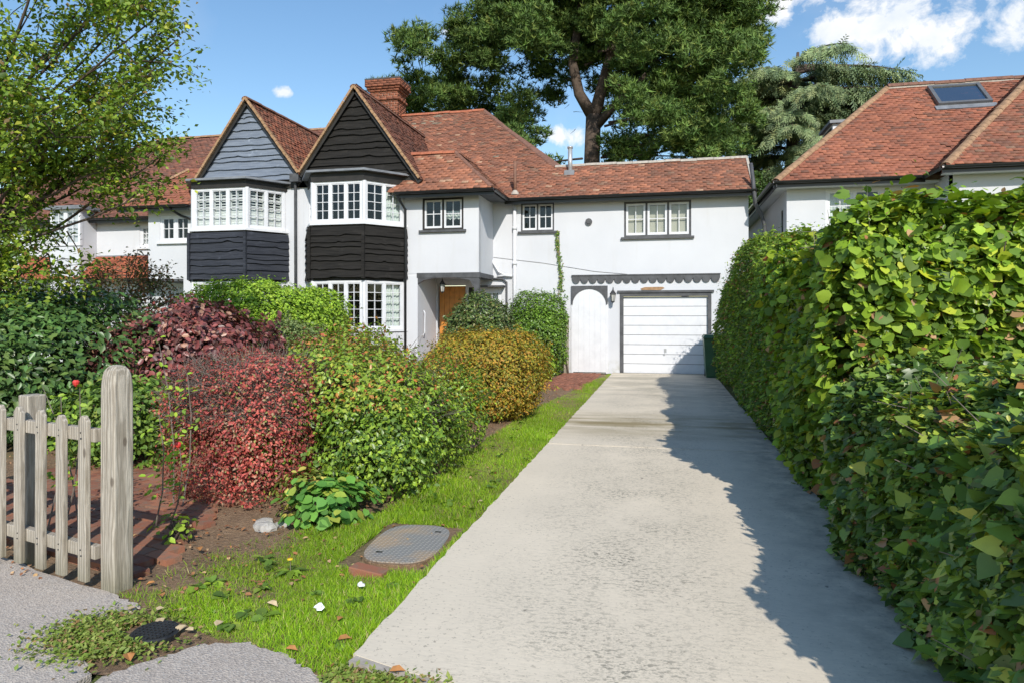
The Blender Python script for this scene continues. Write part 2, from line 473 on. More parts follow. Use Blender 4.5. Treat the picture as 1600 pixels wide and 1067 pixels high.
def frame(P0, P1):
    """world matrix of a vertical facade: x along P0->P1, y inwards, z up"""
    d = Vector((P1[0]-P0[0], P1[1]-P0[1], 0)).normalized(); n = Vector((-d.y, d.x, 0))
    m = Matrix(((d.x, n.x, 0, P0[0]), (d.y, n.y, 0, P0[1]), (0, 0, 1, P0[2] if len(P0) > 2 else 0), (0, 0, 0, 1)))
    return m
def vnoise(P, freq, seed, octs=7):
    """smooth vectorised noise, about -1..1"""
    r = np.random.default_rng(seed); out = np.zeros(len(P))
    for k in range(octs):
        w = r.normal(size=3)*freq*(0.6+0.25*k); out += np.sin(P @ w + r.uniform(0, 6.28))/(1+0.25*k)
    return out/(octs*0.42)

# ------------------------------------------------------------------ the ground
def sheet(name, pts, z, mat, parent=None, thick=0.0, kind='structure', label=None):
    mb = MB(); top = [(x, y, z) for x, y in pts]
    mb.poly(top)
    if thick:
        n = len(pts)
        for i in range(n):
            a, b = pts[i], pts[(i+1) % n]
            mb.poly([(b[0], b[1], z), (a[0], a[1], z), (a[0], a[1], z-thick), (b[0], b[1], z-thick)])
    o = mb.build(name, mat, parent)
    if parent is None: tag(o, label, None, None, kind)
    return o
def wob(a, b, n, amp):
    out = []
    L = math.hypot(b[0]-a[0], b[1]-a[1]); nx, ny = -(b[1]-a[1])/L, (b[0]-a[0])/L
    for i in range(n):
        t = i/n; w = random.uniform(-amp, amp) if i else 0
        out.append((a[0]+(b[0]-a[0])*t+nx*w, a[1]+(b[1]-a[1])*t+ny*w))
    return out

g = sheet('ground', [(-400, -60), (400, -60), (400, 900), (-400, 900)], -0.03, 'lawn', label='wide green ground round the houses')
# uneven soil of the front garden (a fine grid with low relief)
nx, ny = 150, 190
xs = np.linspace(-9.5, -1.22, nx); ys = np.linspace(2.3, 17.08, ny)
gx, gy = np.meshgrid(xs, ys); Pg = np.stack([gx.ravel(), gy.ravel(), np.zeros(nx*ny)], 1)
gz = 0.012*vnoise(Pg, 2.2, 5)+0.009*vnoise(Pg, 9, 6)-0.012
Pg[:, 2] = np.clip(gz, -0.027, 0.02)
ii = (np.arange(ny-1)[:, None]*nx+np.arange(nx-1)[None, :]).ravel()
soil = link_mesh('garden_soil', mesh_fast('garden_soil', Pg, np.stack([ii, ii+1, ii+nx+1, ii+nx], 1), 'soil', smooth=True), Matrix.Identity(4))
tag(soil, 'brown garden soil under the shrubs', None, None, 'structure')

# concrete drive of four cast bays
drv = tag(empty('driveway', (-0.08, 9.8, 0), 'pale brushed concrete driveway running up to the garage'), kind='structure')
bays = [(2.56, 7.41), (7.43, 10.6), (10.616, 13.8), (13.816, 17.085)]
MB().box(-1.25, 1.15, 2.7, 17.08, -.02, .018).build('joint_filler', 'fascia_grey', drv)
for i, (y0, y1) in enumerate(bays):
    a = [(-1.26, y0+(0.06 if i == 0 else 0)), (1.16, y0-(0.62 if i == 0 else 0))]
    r = []
    pts = wob(a[0], a[1], 18, 0.014 if i == 0 else 0.003)+wob(a[1], (1.16, y1), 14, 0.004)+wob((1.16, y1), (-1.26, y1), 10, 0.002)+wob((-1.26, y1), a[0], 60, 0.009)
    sheet('concrete_slab', pts, 0.022+0.002*(i % 2), 'concrete', drv, 0.06)

# asphalt pavement in two patches with a weedy joint between them
pv = tag(empty('pavement', (-2, 1, 0), 'grey asphalt pavement along the front boundary'), kind='structure')
pA = [(-9, -1.5), (-1.95, -1.5)]+wob((-1.95, -1.5), (-2.22, 2.28), 60, 0.012)+wob((-2.22, 2.28), (-2.52, 2.50), 16, 0.02)+wob((-2.52, 2.50), (-2.50, 2.86), 18, 0.02)+wob((-2.50, 2.86), (-2.8, 2.985), 12, 0.015)+wob((-2.8, 2.985), (-9, 4.6), 30, 0.03)
sheet('asphalt_patch', pA, 0.003, 'asphalt', pv, 0.05)
pB = [(-1.93, -1.5), (4.5, -1.5), (4.5, 1.10)]+wob((4.5, 1.10), (1.16, 1.90), 10, 0.004)+wob((1.16, 1.90), (-0.84, 2.46), 14, 0.006)+wob((-0.84, 2.46), (-1.28, 2.42), 14, 0.015)+wob((-1.28, 2.42), (-1.58, 2.60), 16, 0.016)+wob((-1.58, 2.60), (-1.78, 2.645), 10, 0.014)+wob((-1.78, 2.645), (-1.96, 2.58), 9, 0.012)+wob((-1.96, 2.58), (-2.16, 2.27), 18, 0.012)+wob((-2.16, 2.27), (-1.93, -1.5), 60, 0.008)
sheet('asphalt_patch', pB, 0.005, 'asphalt', pv, 0.05)
MB().bar((-1.25, 2.59, 0.004), (1.2, 1.965, 0.004), 0.05, 0.03).build('edging_strip', 'mortar', pv)

# brick garden path behind the fence, every brick laid singly
path = tag(empty('brick_path', (-3.6, 4.4, 0), 'worn red brick path behind the picket fence'), kind='structure')
bm_ = MB(); bm_.box(-0.105, 0.105, -0.05, 0.05, -0.03, 0.018)
bme = mesh_py('brick', bm_.V, bm_.F, 'path_brick')
nb = 0
ang = rad(-15); ca, sa = math.cos(ang), math.sin(ang)
for j in range(34):
    for i in range(24):
        u = (i+0.5*(j % 2))*0.222-2.7; v = j*0.112
        x = -2.75+u*ca-v*sa*0.6-0.25; y = 3.16+u*sa+v*ca
        xr = -2.72-(y-3.1)*0.36
        if x > xr or x < xr-2.05-0.3*(y-3.1) or y > 6.3 or y < 3.1-0.27*(x+2.83)+0.06: continue
        if nb >= 300: continue
        nb += 1
        link_mesh('brick', bme, Matrix.Translation((x, y, 0.004+random.uniform(-0.006, 0.006))) @ Matrix.Rotation(ang+random.uniform(-0.03, 0.03), 4, 'Z') @ Matrix.Rotation(random.uniform(-0.025, 0.025), 4, 'X'), path)
# second brick path by the house: bricks too small to pick apart
BV, BF, BC = [], [], []
for j in range(26):
    for i in range(22):
        x = -3.1+(i+0.5*(j % 2))*0.112+random.uniform(-.004, .004); y = 13.3+j*0.145+random.uniform(-.005, .005)
        if x > -1.62+0.02*(y-13) or x < -2.45-0.25*(y-13.3)*(y < 15.5): continue
        if y < 14.3 and random.random() < 0.55: continue
        h = 0.016+random.uniform(-0.006, 0.006); k = len(BV)
        for dz in (-0.03, h): BV += [(x-.05, y-.068, dz), (x+.05, y-.068, dz), (x+.05, y+.068, dz), (x-.05, y+.068, dz)]
        BF += [(k+4, k+5, k+6, k+7), (k, k+1, k+5, k+4), (k+1, k+2, k+6, k+5), (k+3, k, k+4, k+7)]
        c = np.array((0.30, 0.12, 0.075))*random.uniform(0.7, 1.2); BC += [c]*4
o = link_mesh('house_path', mesh_fast('house_path', np.array(BV), np.array(BF), 'brick_clay', np.array(BC)), Matrix.Identity(4))
tag(o, 'red brick path in front of the side door', None, None, 'structure')

# ------------------------------------------------------------------ building helpers
def wall(parent, P0, P1, z0, z1, holes=(), mat='white_render', name='wall', reveal=0.14, thick=0.2):
    """vertical wall with real openings; holes (u0,u1,z0,z1) in wall coordinates"""
    Mw = frame((P0[0], P0[1], 0), (P1[0], P1[1], 0)); w = math.hypot(P1[0]-P0[0], P1[1]-P0[1])
    us = sorted({0, w, *[h[0] for h in holes], *[h[1] for h in holes]}); zs = sorted({z0, z1, *[h[2] for h in holes], *[h[3] for h in holes]})
    mb = MB()
    for a, b in zip(us[:-1], us[1:]):
        for c, d in zip(zs[:-1], zs[1:]):
            if any(h[0]-1e-6 <= a and b <= h[1]+1e-6 and h[2]-1e-6 <= c and d <= h[3]+1e-6 for h in holes): continue
            mb.poly([(a, 0, c), (b, 0, c), (b, 0, d), (a, 0, d)]); mb.poly([(b, thick, c), (a, thick, c), (a, thick, d), (b, thick, d)])
    for (a, b, c, d) in holes:
        r = thick
        mb.poly([(a, 0, d), (b, 0, d), (b, r, d), (a, r, d)]); mb.poly([(a, r, c), (b, r, c), (b, 0, c), (a, 0, c)])
        mb.poly([(a, 0, c), (a, 0, d), (a, r, d), (a, r, c)]); mb.poly([(b, r, c), (b, r, d), (b, 0, d), (b, 0, c)])
    mb.poly([(0, 0, z0), (0, 0, z1), (0, thick, z1), (0, thick, z0)]); mb.poly([(w, thick, z0), (w, thick, z1), (w, 0, z1), (w, 0, z0)])
    mb.poly([(0, thick, z0), (w, thick, z0), (w, 0, z0), (0, 0, z0)]); mb.poly([(0, 0, z1), (w, 0, z1), (w, thick, z1), (0, thick, z1)])
    return mb.build(name, mat, parent, Mw)
PANE = {}
def pane_mesh(w, h):
    k = (round(w, 3), round(h, 3))
    if k not in PANE:
        PANE[k] = mesh_py('pane', [(0, 0, 0), (w, 0, 0), (w, 0, h), (0, 0, h)], [(0, 1, 2, 3)], 'window_glass')
    return PANE[k]
def window(parent, Mw, w, h, lights, cols, rows, fm='white_paint', sm='white_paint', back=None, sill=None, fw=0.05, sw=0.042, gb=0.018, hide=()):
    """Mw: lower left corner, outer face of the frame at y=0. back: per light 'net','blind','shutter' or None"""
    f = MB(); d = 0.09
    f.box(0, fw, 0, d, 0, h).box(w-fw, w, 0, d, 0, h).box(fw, w-fw, 0.002, d, 0, fw).box(fw, w-fw, 0.002, d, h-fw, h)
    lw = (w-fw)/lights
    for i in range(1, lights): f.box(i*lw, i*lw+fw, 0.002, d, fw, h-fw)
    win = f.build('window', fm, parent, Mw)
    for i in range(lights):
        s = MB(); a, b = i*lw+fw, (i+1)*lw; c, e = fw, h-fw
        y0, y1 = 0.012, 0.065
        s.box(a, a+sw, y0, y1, c, e).box(b-sw, b, y0, y1, c, e).box(a+sw, b-sw, y0+.001, y1, c, c+sw*1.2).box(a+sw, b-sw, y0+.001, y1, e-sw, e)
        ia, ib, ic, ie = a+sw, b-sw, c+sw*1.2, e-sw
        pw, ph = (ib-ia)/cols, (ie-ic)/rows
        for k in range(1, cols): s.box(ia+k*pw-gb/2, ia+k*pw+gb/2, y0+.006, y1-.01, ic, ie)
        for k in range(1, rows):
            for q in range(cols):
                s.box(ia+q*pw+(gb/2 if q else 0), ia+(q+1)*pw-(gb/2 if q < cols-1 else 0), y0+.008, y1-.012, ic+k*ph-gb/2, ic+k*ph+gb/2)
        s.build('sash', sm, win, Mw)
        for q in range(cols):
            for k in range(rows):
                t = Matrix.Translation((ia+q*pw, 0.04, ic+k*ph)) @ Matrix.Rotation(random.uniform(-.006, .006), 4, 'X') @ Matrix.Rotation(random.uniform(-.006, .006), 4, 'Z')
                link_mesh('pane', pane_mesh(pw, ph), Mw @ t, win)
        bk = back[i] if back else None
        if bk == 'blind':
            m = MB(); n = 14
            for k in range(n): m.poly([(a, .12, c+(e-c)*k/n), (b, .12, c+(e-c)*k/n), (b, .10, c+(e-c)*(k+1)/n), (a, .10, c+(e-c)*(k+1)/n)])
            m.build('blind', 'blind', win, Mw)
        elif bk == 'net':
            m = MB(); n = 16
            yy = [0.14+0.02*math.sin(k*2.3)+0.01*math.sin(k*5.1) for k in range(n+1)]
            for k in range(n): m.poly([(a+(b-a)*k/n, yy[k], c), (a+(b-a)*(k+1)/n, yy[k+1], c), (a+(b-a)*(k+1)/n, yy[k+1], e), (a+(b-a)*k/n, yy[k], e)])
            m.build('net_curtain', 'net_curtain', win, Mw)
        elif bk == 'pelmet':
            m = MB(); n = 16
            yy = [0.14+0.015*math.sin(k*2.0) for k in range(n+1)]; zz = [c+(e-c)*(0.30+0.06*abs(math.sin(k*0.8))) for k in range(n+1)]
            for k in range(n): m.poly([(a+(b-a)*k/n, yy[k], c+(e-c)*.62), (a+(b-a)*k/n, yy[k], zz[k]), (a+(b-a)*(k+1)/n, yy[k+1], zz[k+1]), (a+(b-a)*(k+1)/n, yy[k+1], c+(e-c)*.62)][::-1])
            m.build('net_curtain', 'net_curtain', win, Mw)
        elif bk == 'shutter':
            m = MB(); n = 13
            for k in range(n):
                z = c+(e-c)*(k+.5)/n; op = k > 5
                m.poly([(a, .10, z-.034), (b, .10, z-.034), (b, .10+(.055 if op else .012), z+(.012 if op else .042)), (a, .10+(.055 if op else .012), z+(.012 if op else .042))])
            m.box((a+b)/2-.012, (a+b)/2+.012, .085, .097, c, e).box(a, a+.03, .085, .12, c, e).box(b-.03, b, .085, .12, c, e)
            m.build('shutter', 'shutter_white', win, Mw)
    if sill:
        MB().box(-0.07, w+0.07, -0.09, 0.05, -0.055, -0.002).build('sill', sill, win, Mw)
    return win
def room(parent, x0, x1, y0, y1, z0, z1):
    m = MB()
    m.poly([(x0, y1, z0), (x1, y1, z0), (x1, y1, z1), (x0, y1, z1)]); m.poly([(x0, y0, z0), (x0, y1, z0), (x0, y1, z1), (x0, y0, z1)])
    m.poly([(x1, y0, z0), (x1, y1, z0), (x1, y1, z1), (x1, y0, z1)]); m.poly([(x0, y0, z0), (x1, y0, z0), (x1, y1, z0), (x0, y1, z0)])
    m.poly([(x0, y0, z1), (x1, y0, z1), (x1, y1, z1), (x0, y1, z1)])
    return m.build('room', 'room', parent)

def board_mesh(xl, xr, z0, z1, mat, seed, amp=0.015, tilt=0.045, th=0.022):
    """waney-edged board; xl(z), xr(z) give its ends; lower edge wanders"""
    r = random.Random(seed); n = 26
    ph = [(r.uniform(.3, 9)*r.choice((.4, 1)), r.uniform(0, 6.28), r.uniform(.1, 1.1)) for _ in range(5)]
    nk = [(r.uniform(xl(z0), xr(z0)), r.uniform(.03, .14), r.uniform(-2.2, 2.6)) for _ in range(r.choice((0, 1, 1, 2, 3)))]
    V, F = [], []
    def low(x):
        w = sum(a*math.sin(f*x*2.2+p) for f, p, a in ph)/2.2
        for cx, s, a in nk: w += a*math.exp(-((x-cx)/s)**2)
        return z0+amp*w
    for i in range(n+1):
        t = i/n
        xb = xl(z0)+(xr(z0)-xl(z0))*t; xt = xl(z1)+(xr(z1)-xl(z1))*t; zb = low(xb)
        V += [(xt, -0.006, z1), (xb, -tilt, zb), (xb, -tilt+th, zb-0.004), (xt, -0.006+th*.6, z1)]
    for i in range(n):
        a, b = i*4, i*4+4
        F += [(a, a+1, b+1, b), (a+1, a+2, b+2, b+1), (a+3, a, b, b+3)]
    F += [(0, 3, 2, 1), (n*4, n*4+1, n*4+2, n*4+3)]
    return mesh_py('weatherboard', V, F, mat)
def boards_rect(parent, Mw, w, z0, z1, n, mat, seed):
    hs = [random.uniform(.6, 1.35) for _ in range(n)]; s = sum(hs); z = z0
    for i, hh in enumerate(hs):
        h = (z1-z0)*hh/s
        link_mesh('weatherboard', board_mesh(lambda q: 0.0, lambda q: w, z, min(z+h+0.03, z1), mat, seed+i, tilt=0.05), Mw, parent); z += h

def tile_plane(parent, origin, u, v, vmax, interval, pal, seed, tw=0.165, gauge=0.105, name='roof_tiles', lich=0.0):
    """clay plain tiles laid in courses on a slope; interval(v) -> (u0,u1). Also the deck below."""
    r = np.random.default_rng(seed)
    O, U, Vv = Vector(origin), Vector(u).normalized(), Vector(v).normalized(); Nn = U.cross(Vv).normalized()
    if Nn.z < 0: Nn = -Nn
    rows = int(vmax/gauge)+1
    a_list = []
    for j in range(rows):
        vv = j*gauge-0.03
        i0, i1 = interval(max(vv+gauge*.5, 0))
        if i1-i0 < 0.03: continue
        off = (j % 2)*tw/2+r.uniform(-.008, .008)
        k0 = math.floor((i0-off)/tw); k1 = math.ceil((i1-off)/tw)
        for k in range(k0, k1):
            s, e = max(off+k*tw+.0015, i0), min(off+(k+1)*tw-.0015, i1)
            if e-s < 0.02: continue
            a_list.append((s, e, vv))
    A = np.array(a_list); n = len(A)
    sag = 0.018*np.sin(A[:, 0]*0.9+seed)*np.sin(A[:, 1]*0.6+1)+r.normal(0, .0035, n)
    lift = 0.022+r.normal(0, .004, n); j1 = r.normal(0, .004, (n, 2))
    Un, Vn, N_ = np.array(U), np.array(Vv), np.array(Nn)
    L = gauge*1.25
    def P(uu, vv_, hh): return np.array(O)+uu[:, None]*Un+vv_[:, None]*Vn+hh[:, None]*N_
    s, e, vb = A[:, 0], A[:, 1], A[:, 2]+r.normal(0, .003, n)
    lo = lift+sag; th = 0.014
    V = np.stack([P(s, vb, lo+j1[:, 0]), P(e, vb, lo+j1[:, 1]), P(e, vb+L, sag+.004), P(s, vb+L, sag+.004), P(s, vb, lo-th+j1[:, 0]), P(e, vb, lo-th+j1[:, 1])], 1).reshape(-1, 3)
    b = np.arange(n)[:, None]*6
    F = np.concatenate([b+np.array([[0, 1, 2, 3]]), b+np.array([[4, 5, 1, 0]]), b+np.array([[4, 0, 3, 3]])[:, :4], b+np.array([[1, 5, 2, 2]])], 0)
    F = np.concatenate([b+np.array([[0, 1, 2]]), b+np.array([[0, 2, 3]]), b+np.array([[4, 5, 1]]), b+np.array([[4, 1, 0]]), b+np.array([[4, 0, 3]]), b+np.array([[1, 5, 2]])], 0)
    pw = np.array([p[1] for p in pal]); pc = np.array([p[0] for p in pal])
    ctr = P((s+e)/2, vb, lo)
    c = pc[r.choice(len(pal), n, p=pw/pw.sum())]*r.uniform(.9, 1.1, n)[:, None]
    big = vnoise(ctr, 1.3, seed+3)
    c = c*(1+0.16*big)[:, None]
    if lich:
        m = (vnoise(ctr, 1.1, seed+9)+r.normal(0, .35, n) > (1.25-lich))
        c[m] = np.array((0.26, 0.25, 0.20))*r.uniform(.7, 1.15, m.sum())[:, None]
    c = np.clip(c*np.array((.95, .86, .80)), .01, .8)
    me = mesh_fast(name, V, F, 'clay_tile', np.tile(c, (6, 1)))
    o = link_mesh(name, me, Matrix.Identity(4), parent); tag(o, kind='stuff')
    # deck
    mb = MB(); nn = 14
    for k in range(nn):
        va, vb_ = vmax*k/nn, vmax*(k+1)/nn
        a0, a1 = interval(va+1e-4); b0, b1 = interval(vb_-1e-4)
        if a1-a0 < .01 and b1-b0 < .01: continue
        q = [O+U*a0+Vv*va-Nn*.015, O+U*a1+Vv*va-Nn*.015, O+U*b1+Vv*vb_-Nn*.015, O+U*b0+Vv*vb_-Nn*.015]
        mb.poly(q)
    mb.build('roof_deck', 'black_timber', parent)
    return o
def half_round(L, r=0.115, t=0.016, n=7, rise=1.0):
    V, F = [], []
    for y in (0, L):
        for rr in (r, r-t):
            for k in range(n+1):
                a = math.pi*k/n; V.append((math.cos(a)*rr, y, math.sin(a)*rr*rise))
    m = n+1
    for k in range(n):
        F += [(k, k+1, 2*m+k+1, 2*m+k), (m+k+1, m+k, 3*m+k, 3*m+k+1), (k+1, k, m+k, m+k+1), (2*m+k, 2*m+k+1, 3*m+k+1, 3*m+k)]
    F += [(0, 2*m, 3*m, m), (n, m+n, 3*m+n, 2*m+n)]
    return V, F
RIDGE = {}
def ridge_line(parent, A, B, mat, L=0.32, r=0.115, name='ridge_tile', rise=0.8, lower=0.05):
    A, B = Vector(A), Vector(B); d = B-A; n = max(1, round(d.length/L)); L2 = d.length/n
    key = (mat, round(L2, 3), r, rise)
    if key not in RIDGE:
        V, F = half_round(L2-.006, r, .02, 7, rise); RIDGE[key] = mesh_py(name, V, F, mat)
    y = d.normalized(); x = y.cross(Vector((0, 0, 1))).normalized(); z = x.cross(y)
    R3 = Matrix((x, y, z)).transposed().to_4x4()
    for i in range(n):
        p = A+y*(i*L2)-z*lower+z*random.uniform(-.006, .008)
        link_mesh(name, RIDGE[key], Matrix.Translation(p) @ R3 @ Matrix.Rotation(random.uniform(-.02, .02), 4, 'Y') @ Matrix.Rotation(random.uniform(-.012, .012), 4, 'X'), parent)
def gutter(parent, A, B, r=0.06, mat='black_plastic', fascia=True, inward=(0, 1, 0)):
    A, B = Vector(A), Vector(B); d = (B-A).normalized(); w = d.cross(Vector((0, 0, 1))).normalized()
    m = MB(); n = 6
    ring = [(math.cos(math.pi+math.pi*k/n)*r, math.sin(math.pi+math.pi*k/n)*r) for k in range(n+1)]
    ring2 = [(x*.9, z*.9) for x, z in ring][::-1]
    rr = ring+ring2
    i = len(m.V)
    for p in (A, B):
        for x, z in rr: m.V.append(tuple(p+w*x+Vector((0, 0, z))))
    k = len(rr)
    for q in range(k): m.F.append((i+q, i+(q+1) % k, i+k+(q+1) % k, i+k+q))
    m.F.append(tuple(range(i, i+k))); m.F.append(tuple(range(i+2*k-1, i+k-1, -1)))
    m.build('gutter', mat, parent)
    if fascia:
        inn = Vector(inward)
        MB().bar(A+inn*(r+.02)+Vector((0, 0, -.05)), B+inn*(r+.02)+Vector((0, 0, -.05)), .025, .16).build('fascia', mat, parent)

TILE_OLD = [((0.245, 0.112, 0.074), 5), ((0.205, 0.10, 0.07), 4), ((0.28, 0.125, 0.08), 3), ((0.18, 0.098, 0.07), 2), ((0.23, 0.145, 0.105), 1)]
TILE_WING = [((0.30, 0.135, 0.085), 5), ((0.36, 0.16, 0.10), 3), ((0.25, 0.118, 0.08), 4), ((0.21, 0.11, 0.08), 1.5), ((0.40, 0.27, 0.19), .6)]
TILE_RED = [((0.30, 0.118, 0.076), 6), ((0.34, 0.138, 0.086), 4), ((0.25, 0.105, 0.072), 3), ((0.19, 0.095, 0.07), 1.6)]
TILE_BROWN = [((0.205, 0.092, 0.068), 5), ((0.16, 0.078, 0.06), 5), ((0.24, 0.108, 0.074), 3), ((0.12, 0.07, 0.056), 1.6)]

def bay(house, xl, xr, xlw, xrw, yf, yw, zs, board_mat, backs, cap_mat, seed, corner_white=True):
    """canted two-storey bay. zs = (lower win z0,z1, band z0,z1, upper win z0,z1, cap z)"""
    D, A, B, C = (xlw, yw), (xl, yf), (xr, yf), (xrw, yw)
    l0, l1, b0, b1, u0, u1, cz = zs
    def off(t):   # outline pushed outward by t
        return [(xlw-t*1.3, yw), (xl-t*.5, yf-t), (xr+t*.5, yf-t), (xrw+t*1.3, yw)]
    # plinth wall, sills and the flat lead-covered cap follow the canted outline
    def band(name, mat, t, z0, z1):
        o = off(t); m = MB(); n = 4
        for i in range(3): m.poly([(*o[i], z0), (*o[i+1], z0), (*o[i+1], z1), (*o[i], z1)])
        m.poly([(*p, z1) for p in o]); m.poly([(*p, z0) for p in o][::-1])
        return m.build(name, mat, house)
    band('bay_plinth', 'white_render', 0.03, 0, l0-.05)
    band('bay_sill', 'white_paint', 0.07, l0-.05, l0-.002)
    band('bay_sill', 'white_paint', 0.07, u0-.06, u0-.002)
    band('bay_core', 'black_timber', -0.02, l1+.002, u0-.062)
    band('bay_fascia', 'black_timber', 0.03, u1+.002, cz-.05)
    band('bay_cap', cap_mat, 0.16, cz-.05, cz)
    k = 0
    for (P, Q, nl) in ((D, A, 2), (A, B, 3), (B, C, 2)):
        w = math.hypot(Q[0]-P[0], Q[1]-P[1])
        for (z0, z1, rows, bk) in ((l0, l1, 5, backs[0]), (u0, u1, 4, backs[1])):
            Mw = frame((P[0], P[1], z0), Q)
            window(house, Mw @ Matrix.Translation((.03, 0, 0)), w-.06, z1-z0, nl, 2, rows, back=bk[k], fw=0.055, sw=0.022, gb=0.013)
        o = off(0.05); i = k
        Mb = frame((o[i][0], o[i][1], 0), o[i+1]); wb = math.hypot(o[i+1][0]-o[i][0], o[i+1][1]-o[i][1])
        boards_rect(house, Mb, wb, b0, b1, 7, board_mat, seed+20*k); k += 1
    for (x, y) in (A, B):
        MB().tube([(x, y+.035, l0), (x, y+.035, l1)], .055, 8).build('corner_post', 'white_paint', house)
        MB().tube([(x, y+.035, u0), (x, y+.035, u1)], .055, 8).build('corner_post', 'white_paint', house)
        sg = 1 if x == xr else -1
        MB().box(x+sg*.03-.035, x+sg*.03+.035, y-.125, y-.06, b0-.02, b1).build('corner_batten', board_mat, house)
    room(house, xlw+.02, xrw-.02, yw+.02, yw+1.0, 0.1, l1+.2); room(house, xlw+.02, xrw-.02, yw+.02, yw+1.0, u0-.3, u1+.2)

def gable(house, xa, za, xL, zL, xR, zR, y, mat, seed, n=12, ridge='ridge_brown', verge='mortar_tan', pal=TILE_OLD, right=True, left=True, lich=0.0):
    """steep front gable with waney boards, verges, ridge and two tiled slopes running back into the main roof"""
    sl = (za-zL)/(xa-xL); sr = (za-zR)/(xR-xa)
    zb = max(zL, zR)-.02
    fL = lambda z: xa-(za-.10-z)/sl; fR = lambda z: xa+(za-.10-z)/sr
    hs = [random.uniform(.6, 1.35) for _ in range(n)]; s = sum(hs); z = zb-.1; H = za-.16-z
    Mw = Matrix.Translation((0, y, 0))
    for i, hh in enumerate(hs):
        h = H*hh/s; zt = min(z+h+.03, za-.14)
        link_mesh('weatherboard', board_mesh(fL, fR, z, zt, mat, seed+i, amp=.017, tilt=.055), Mw, house); z += h
    MB().prism([(fL(zb-.3)+.02, zb-.3), (fR(zb-.3)-.02, zb-.3), (fR(za-.2), za-.2), (fL(za-.2), za-.2)], y+.03, y+.1).build('gable_backing', 'black_timber', house)
    ye = lambda z: 16.8+(z-4.38)/.746+.25
    for sgn, on, xe, ze, sp in ((-1, left, xL, zL, sl), (1, right, xR, zR, sr)):
        if not on: continue
        L = math.hypot(xe-xa, za-ze); v = Vector((xa-xe, 0, za-ze)).normalized()
        tile_plane(house, (xe, y-.16, ze), (0, 1, 0), v, L, lambda q, ze=ze, v=v: (0.0, ye(ze+v.z*q)-(y-.16)), pal, seed+40+sgn, lich=lich)
        a, b = Vector((xa, y-.16, za+.015)), Vector((xe, y-.16, ze+.015))
        n2 = int((b-a).length/.11); dd = (b-a)/n2
        for kx in range(1):
            m = MB()
            for q in range(n2):
                j = random.uniform(-.006, .006)
                m.bar(a+dd*(q+.04)+Vector((0, j, j)), a+dd*(q+.98)+Vector((0, j, j)), .075, .055)
            m.build('verge', verge, house)
        MB().bar((xa, y-.11, za-.07), (xe, y-.11, ze-.07), .03, .11).build('bargeboard', 'black_timber', house)
    ridge_line(house, (xa, y-.19, za+.02), (xa, ye(za)+.1, za+.02), ridge, .33, .10)

# ------------------------------------------------------------------ the white house (right half of the pair) with the garage wing
H1 = empty('house', (-3.5, 17.1, 0), 'white rendered house with black waney boarded gable and garage wing', 'house')
YW, YG, YF = 15.70, 17.10, 14.85
# wing and ground floor wall behind the porch
wx = lambda x: x+5.86
wall(H1, (-5.86, YG), (1.95, YG), 0, 4.36, [(wx(-1.08), wx(1.10), 0, 1.985), (wx(-.98), wx(.63), 3.36, 4.24), (wx(-3.59), wx(-2.73), 3.57, 4.30), (wx(-4.62), wx(-4.10), 1.40, 2.10), (wx(-5.83), wx(-5.06), 0.04, 2.22), (wx(-4.98), wx(-4.74), 1.5, 2.16)])
mb = MB()
mb.prism([(0, 0), (2.3, 0), (2.3, 4.2), (1.1, 5.34), (0, 4.5)], 0, .2)
mb.build('gable_end', 'white_render', H1, frame((1.95, YG+.002, 0), (1.95, 20, 0)))
# projecting first floor over the porch
wall(H1, (-6.16, YW), (-4.32, YW), 2.44, 4.36, [(0.42, 1.46, 3.49, 4.27)])
wall(H1, (-4.32, YW+.001), (-4.32, YG), 2.44, 4.36)
MB().box(-6.15, -4.33, YW+.01, YG, 2.40, 2.438).build('porch_soffit', 'white_paint', H1)
MB().box(-5.88, -4.30, YW-.012, YW+.10, 2.34, 2.46).build('porch_beam', 'fascia_grey', H1)
MB().box(-4.40, -4.305, YW+.10, YG, 2.35, 2.458).build('porch_beam', 'fascia_grey', H1)
MB().prism([(-5.86, 2.34), (-5.86, 2.20), (-5.70, 2.29), (-5.4, 2.335)], YW+.0, YW+.09).build('porch_bracket', 'fascia_grey', H1)
MB().prism([(-4.44, 2.34), (-4.9, 2.338), (-4.55, 2.28), (-4.44, 2.1)], YW+.0, YW+.09).build('porch_bracket', 'fascia_grey', H1)
MB().box(-4.44, -4.32, YW+.002, YW+.12, 0, 2.34).build('porch_post', 'fascia_grey', H1)
MB().box(-6.16, -5.86, YW, YG, 0, 2.40).build('porch_pier', 'white_render', H1)
MB().box(-5.86, -4.32, YW+.02, YG, 0.0, 0.10).build('porch_step', 'mortar', H1)
window(H1, Matrix.Translation((-5.74, YW+.02, 3.49)), 1.04, .78, 2, 2, 2, 'black_timber', 'white_paint', [None, 'pelmet'], 'fascia_grey')
room(H1, -6.1, -4.35, YW+.21, YW+1.3, 2.5, 4.34)
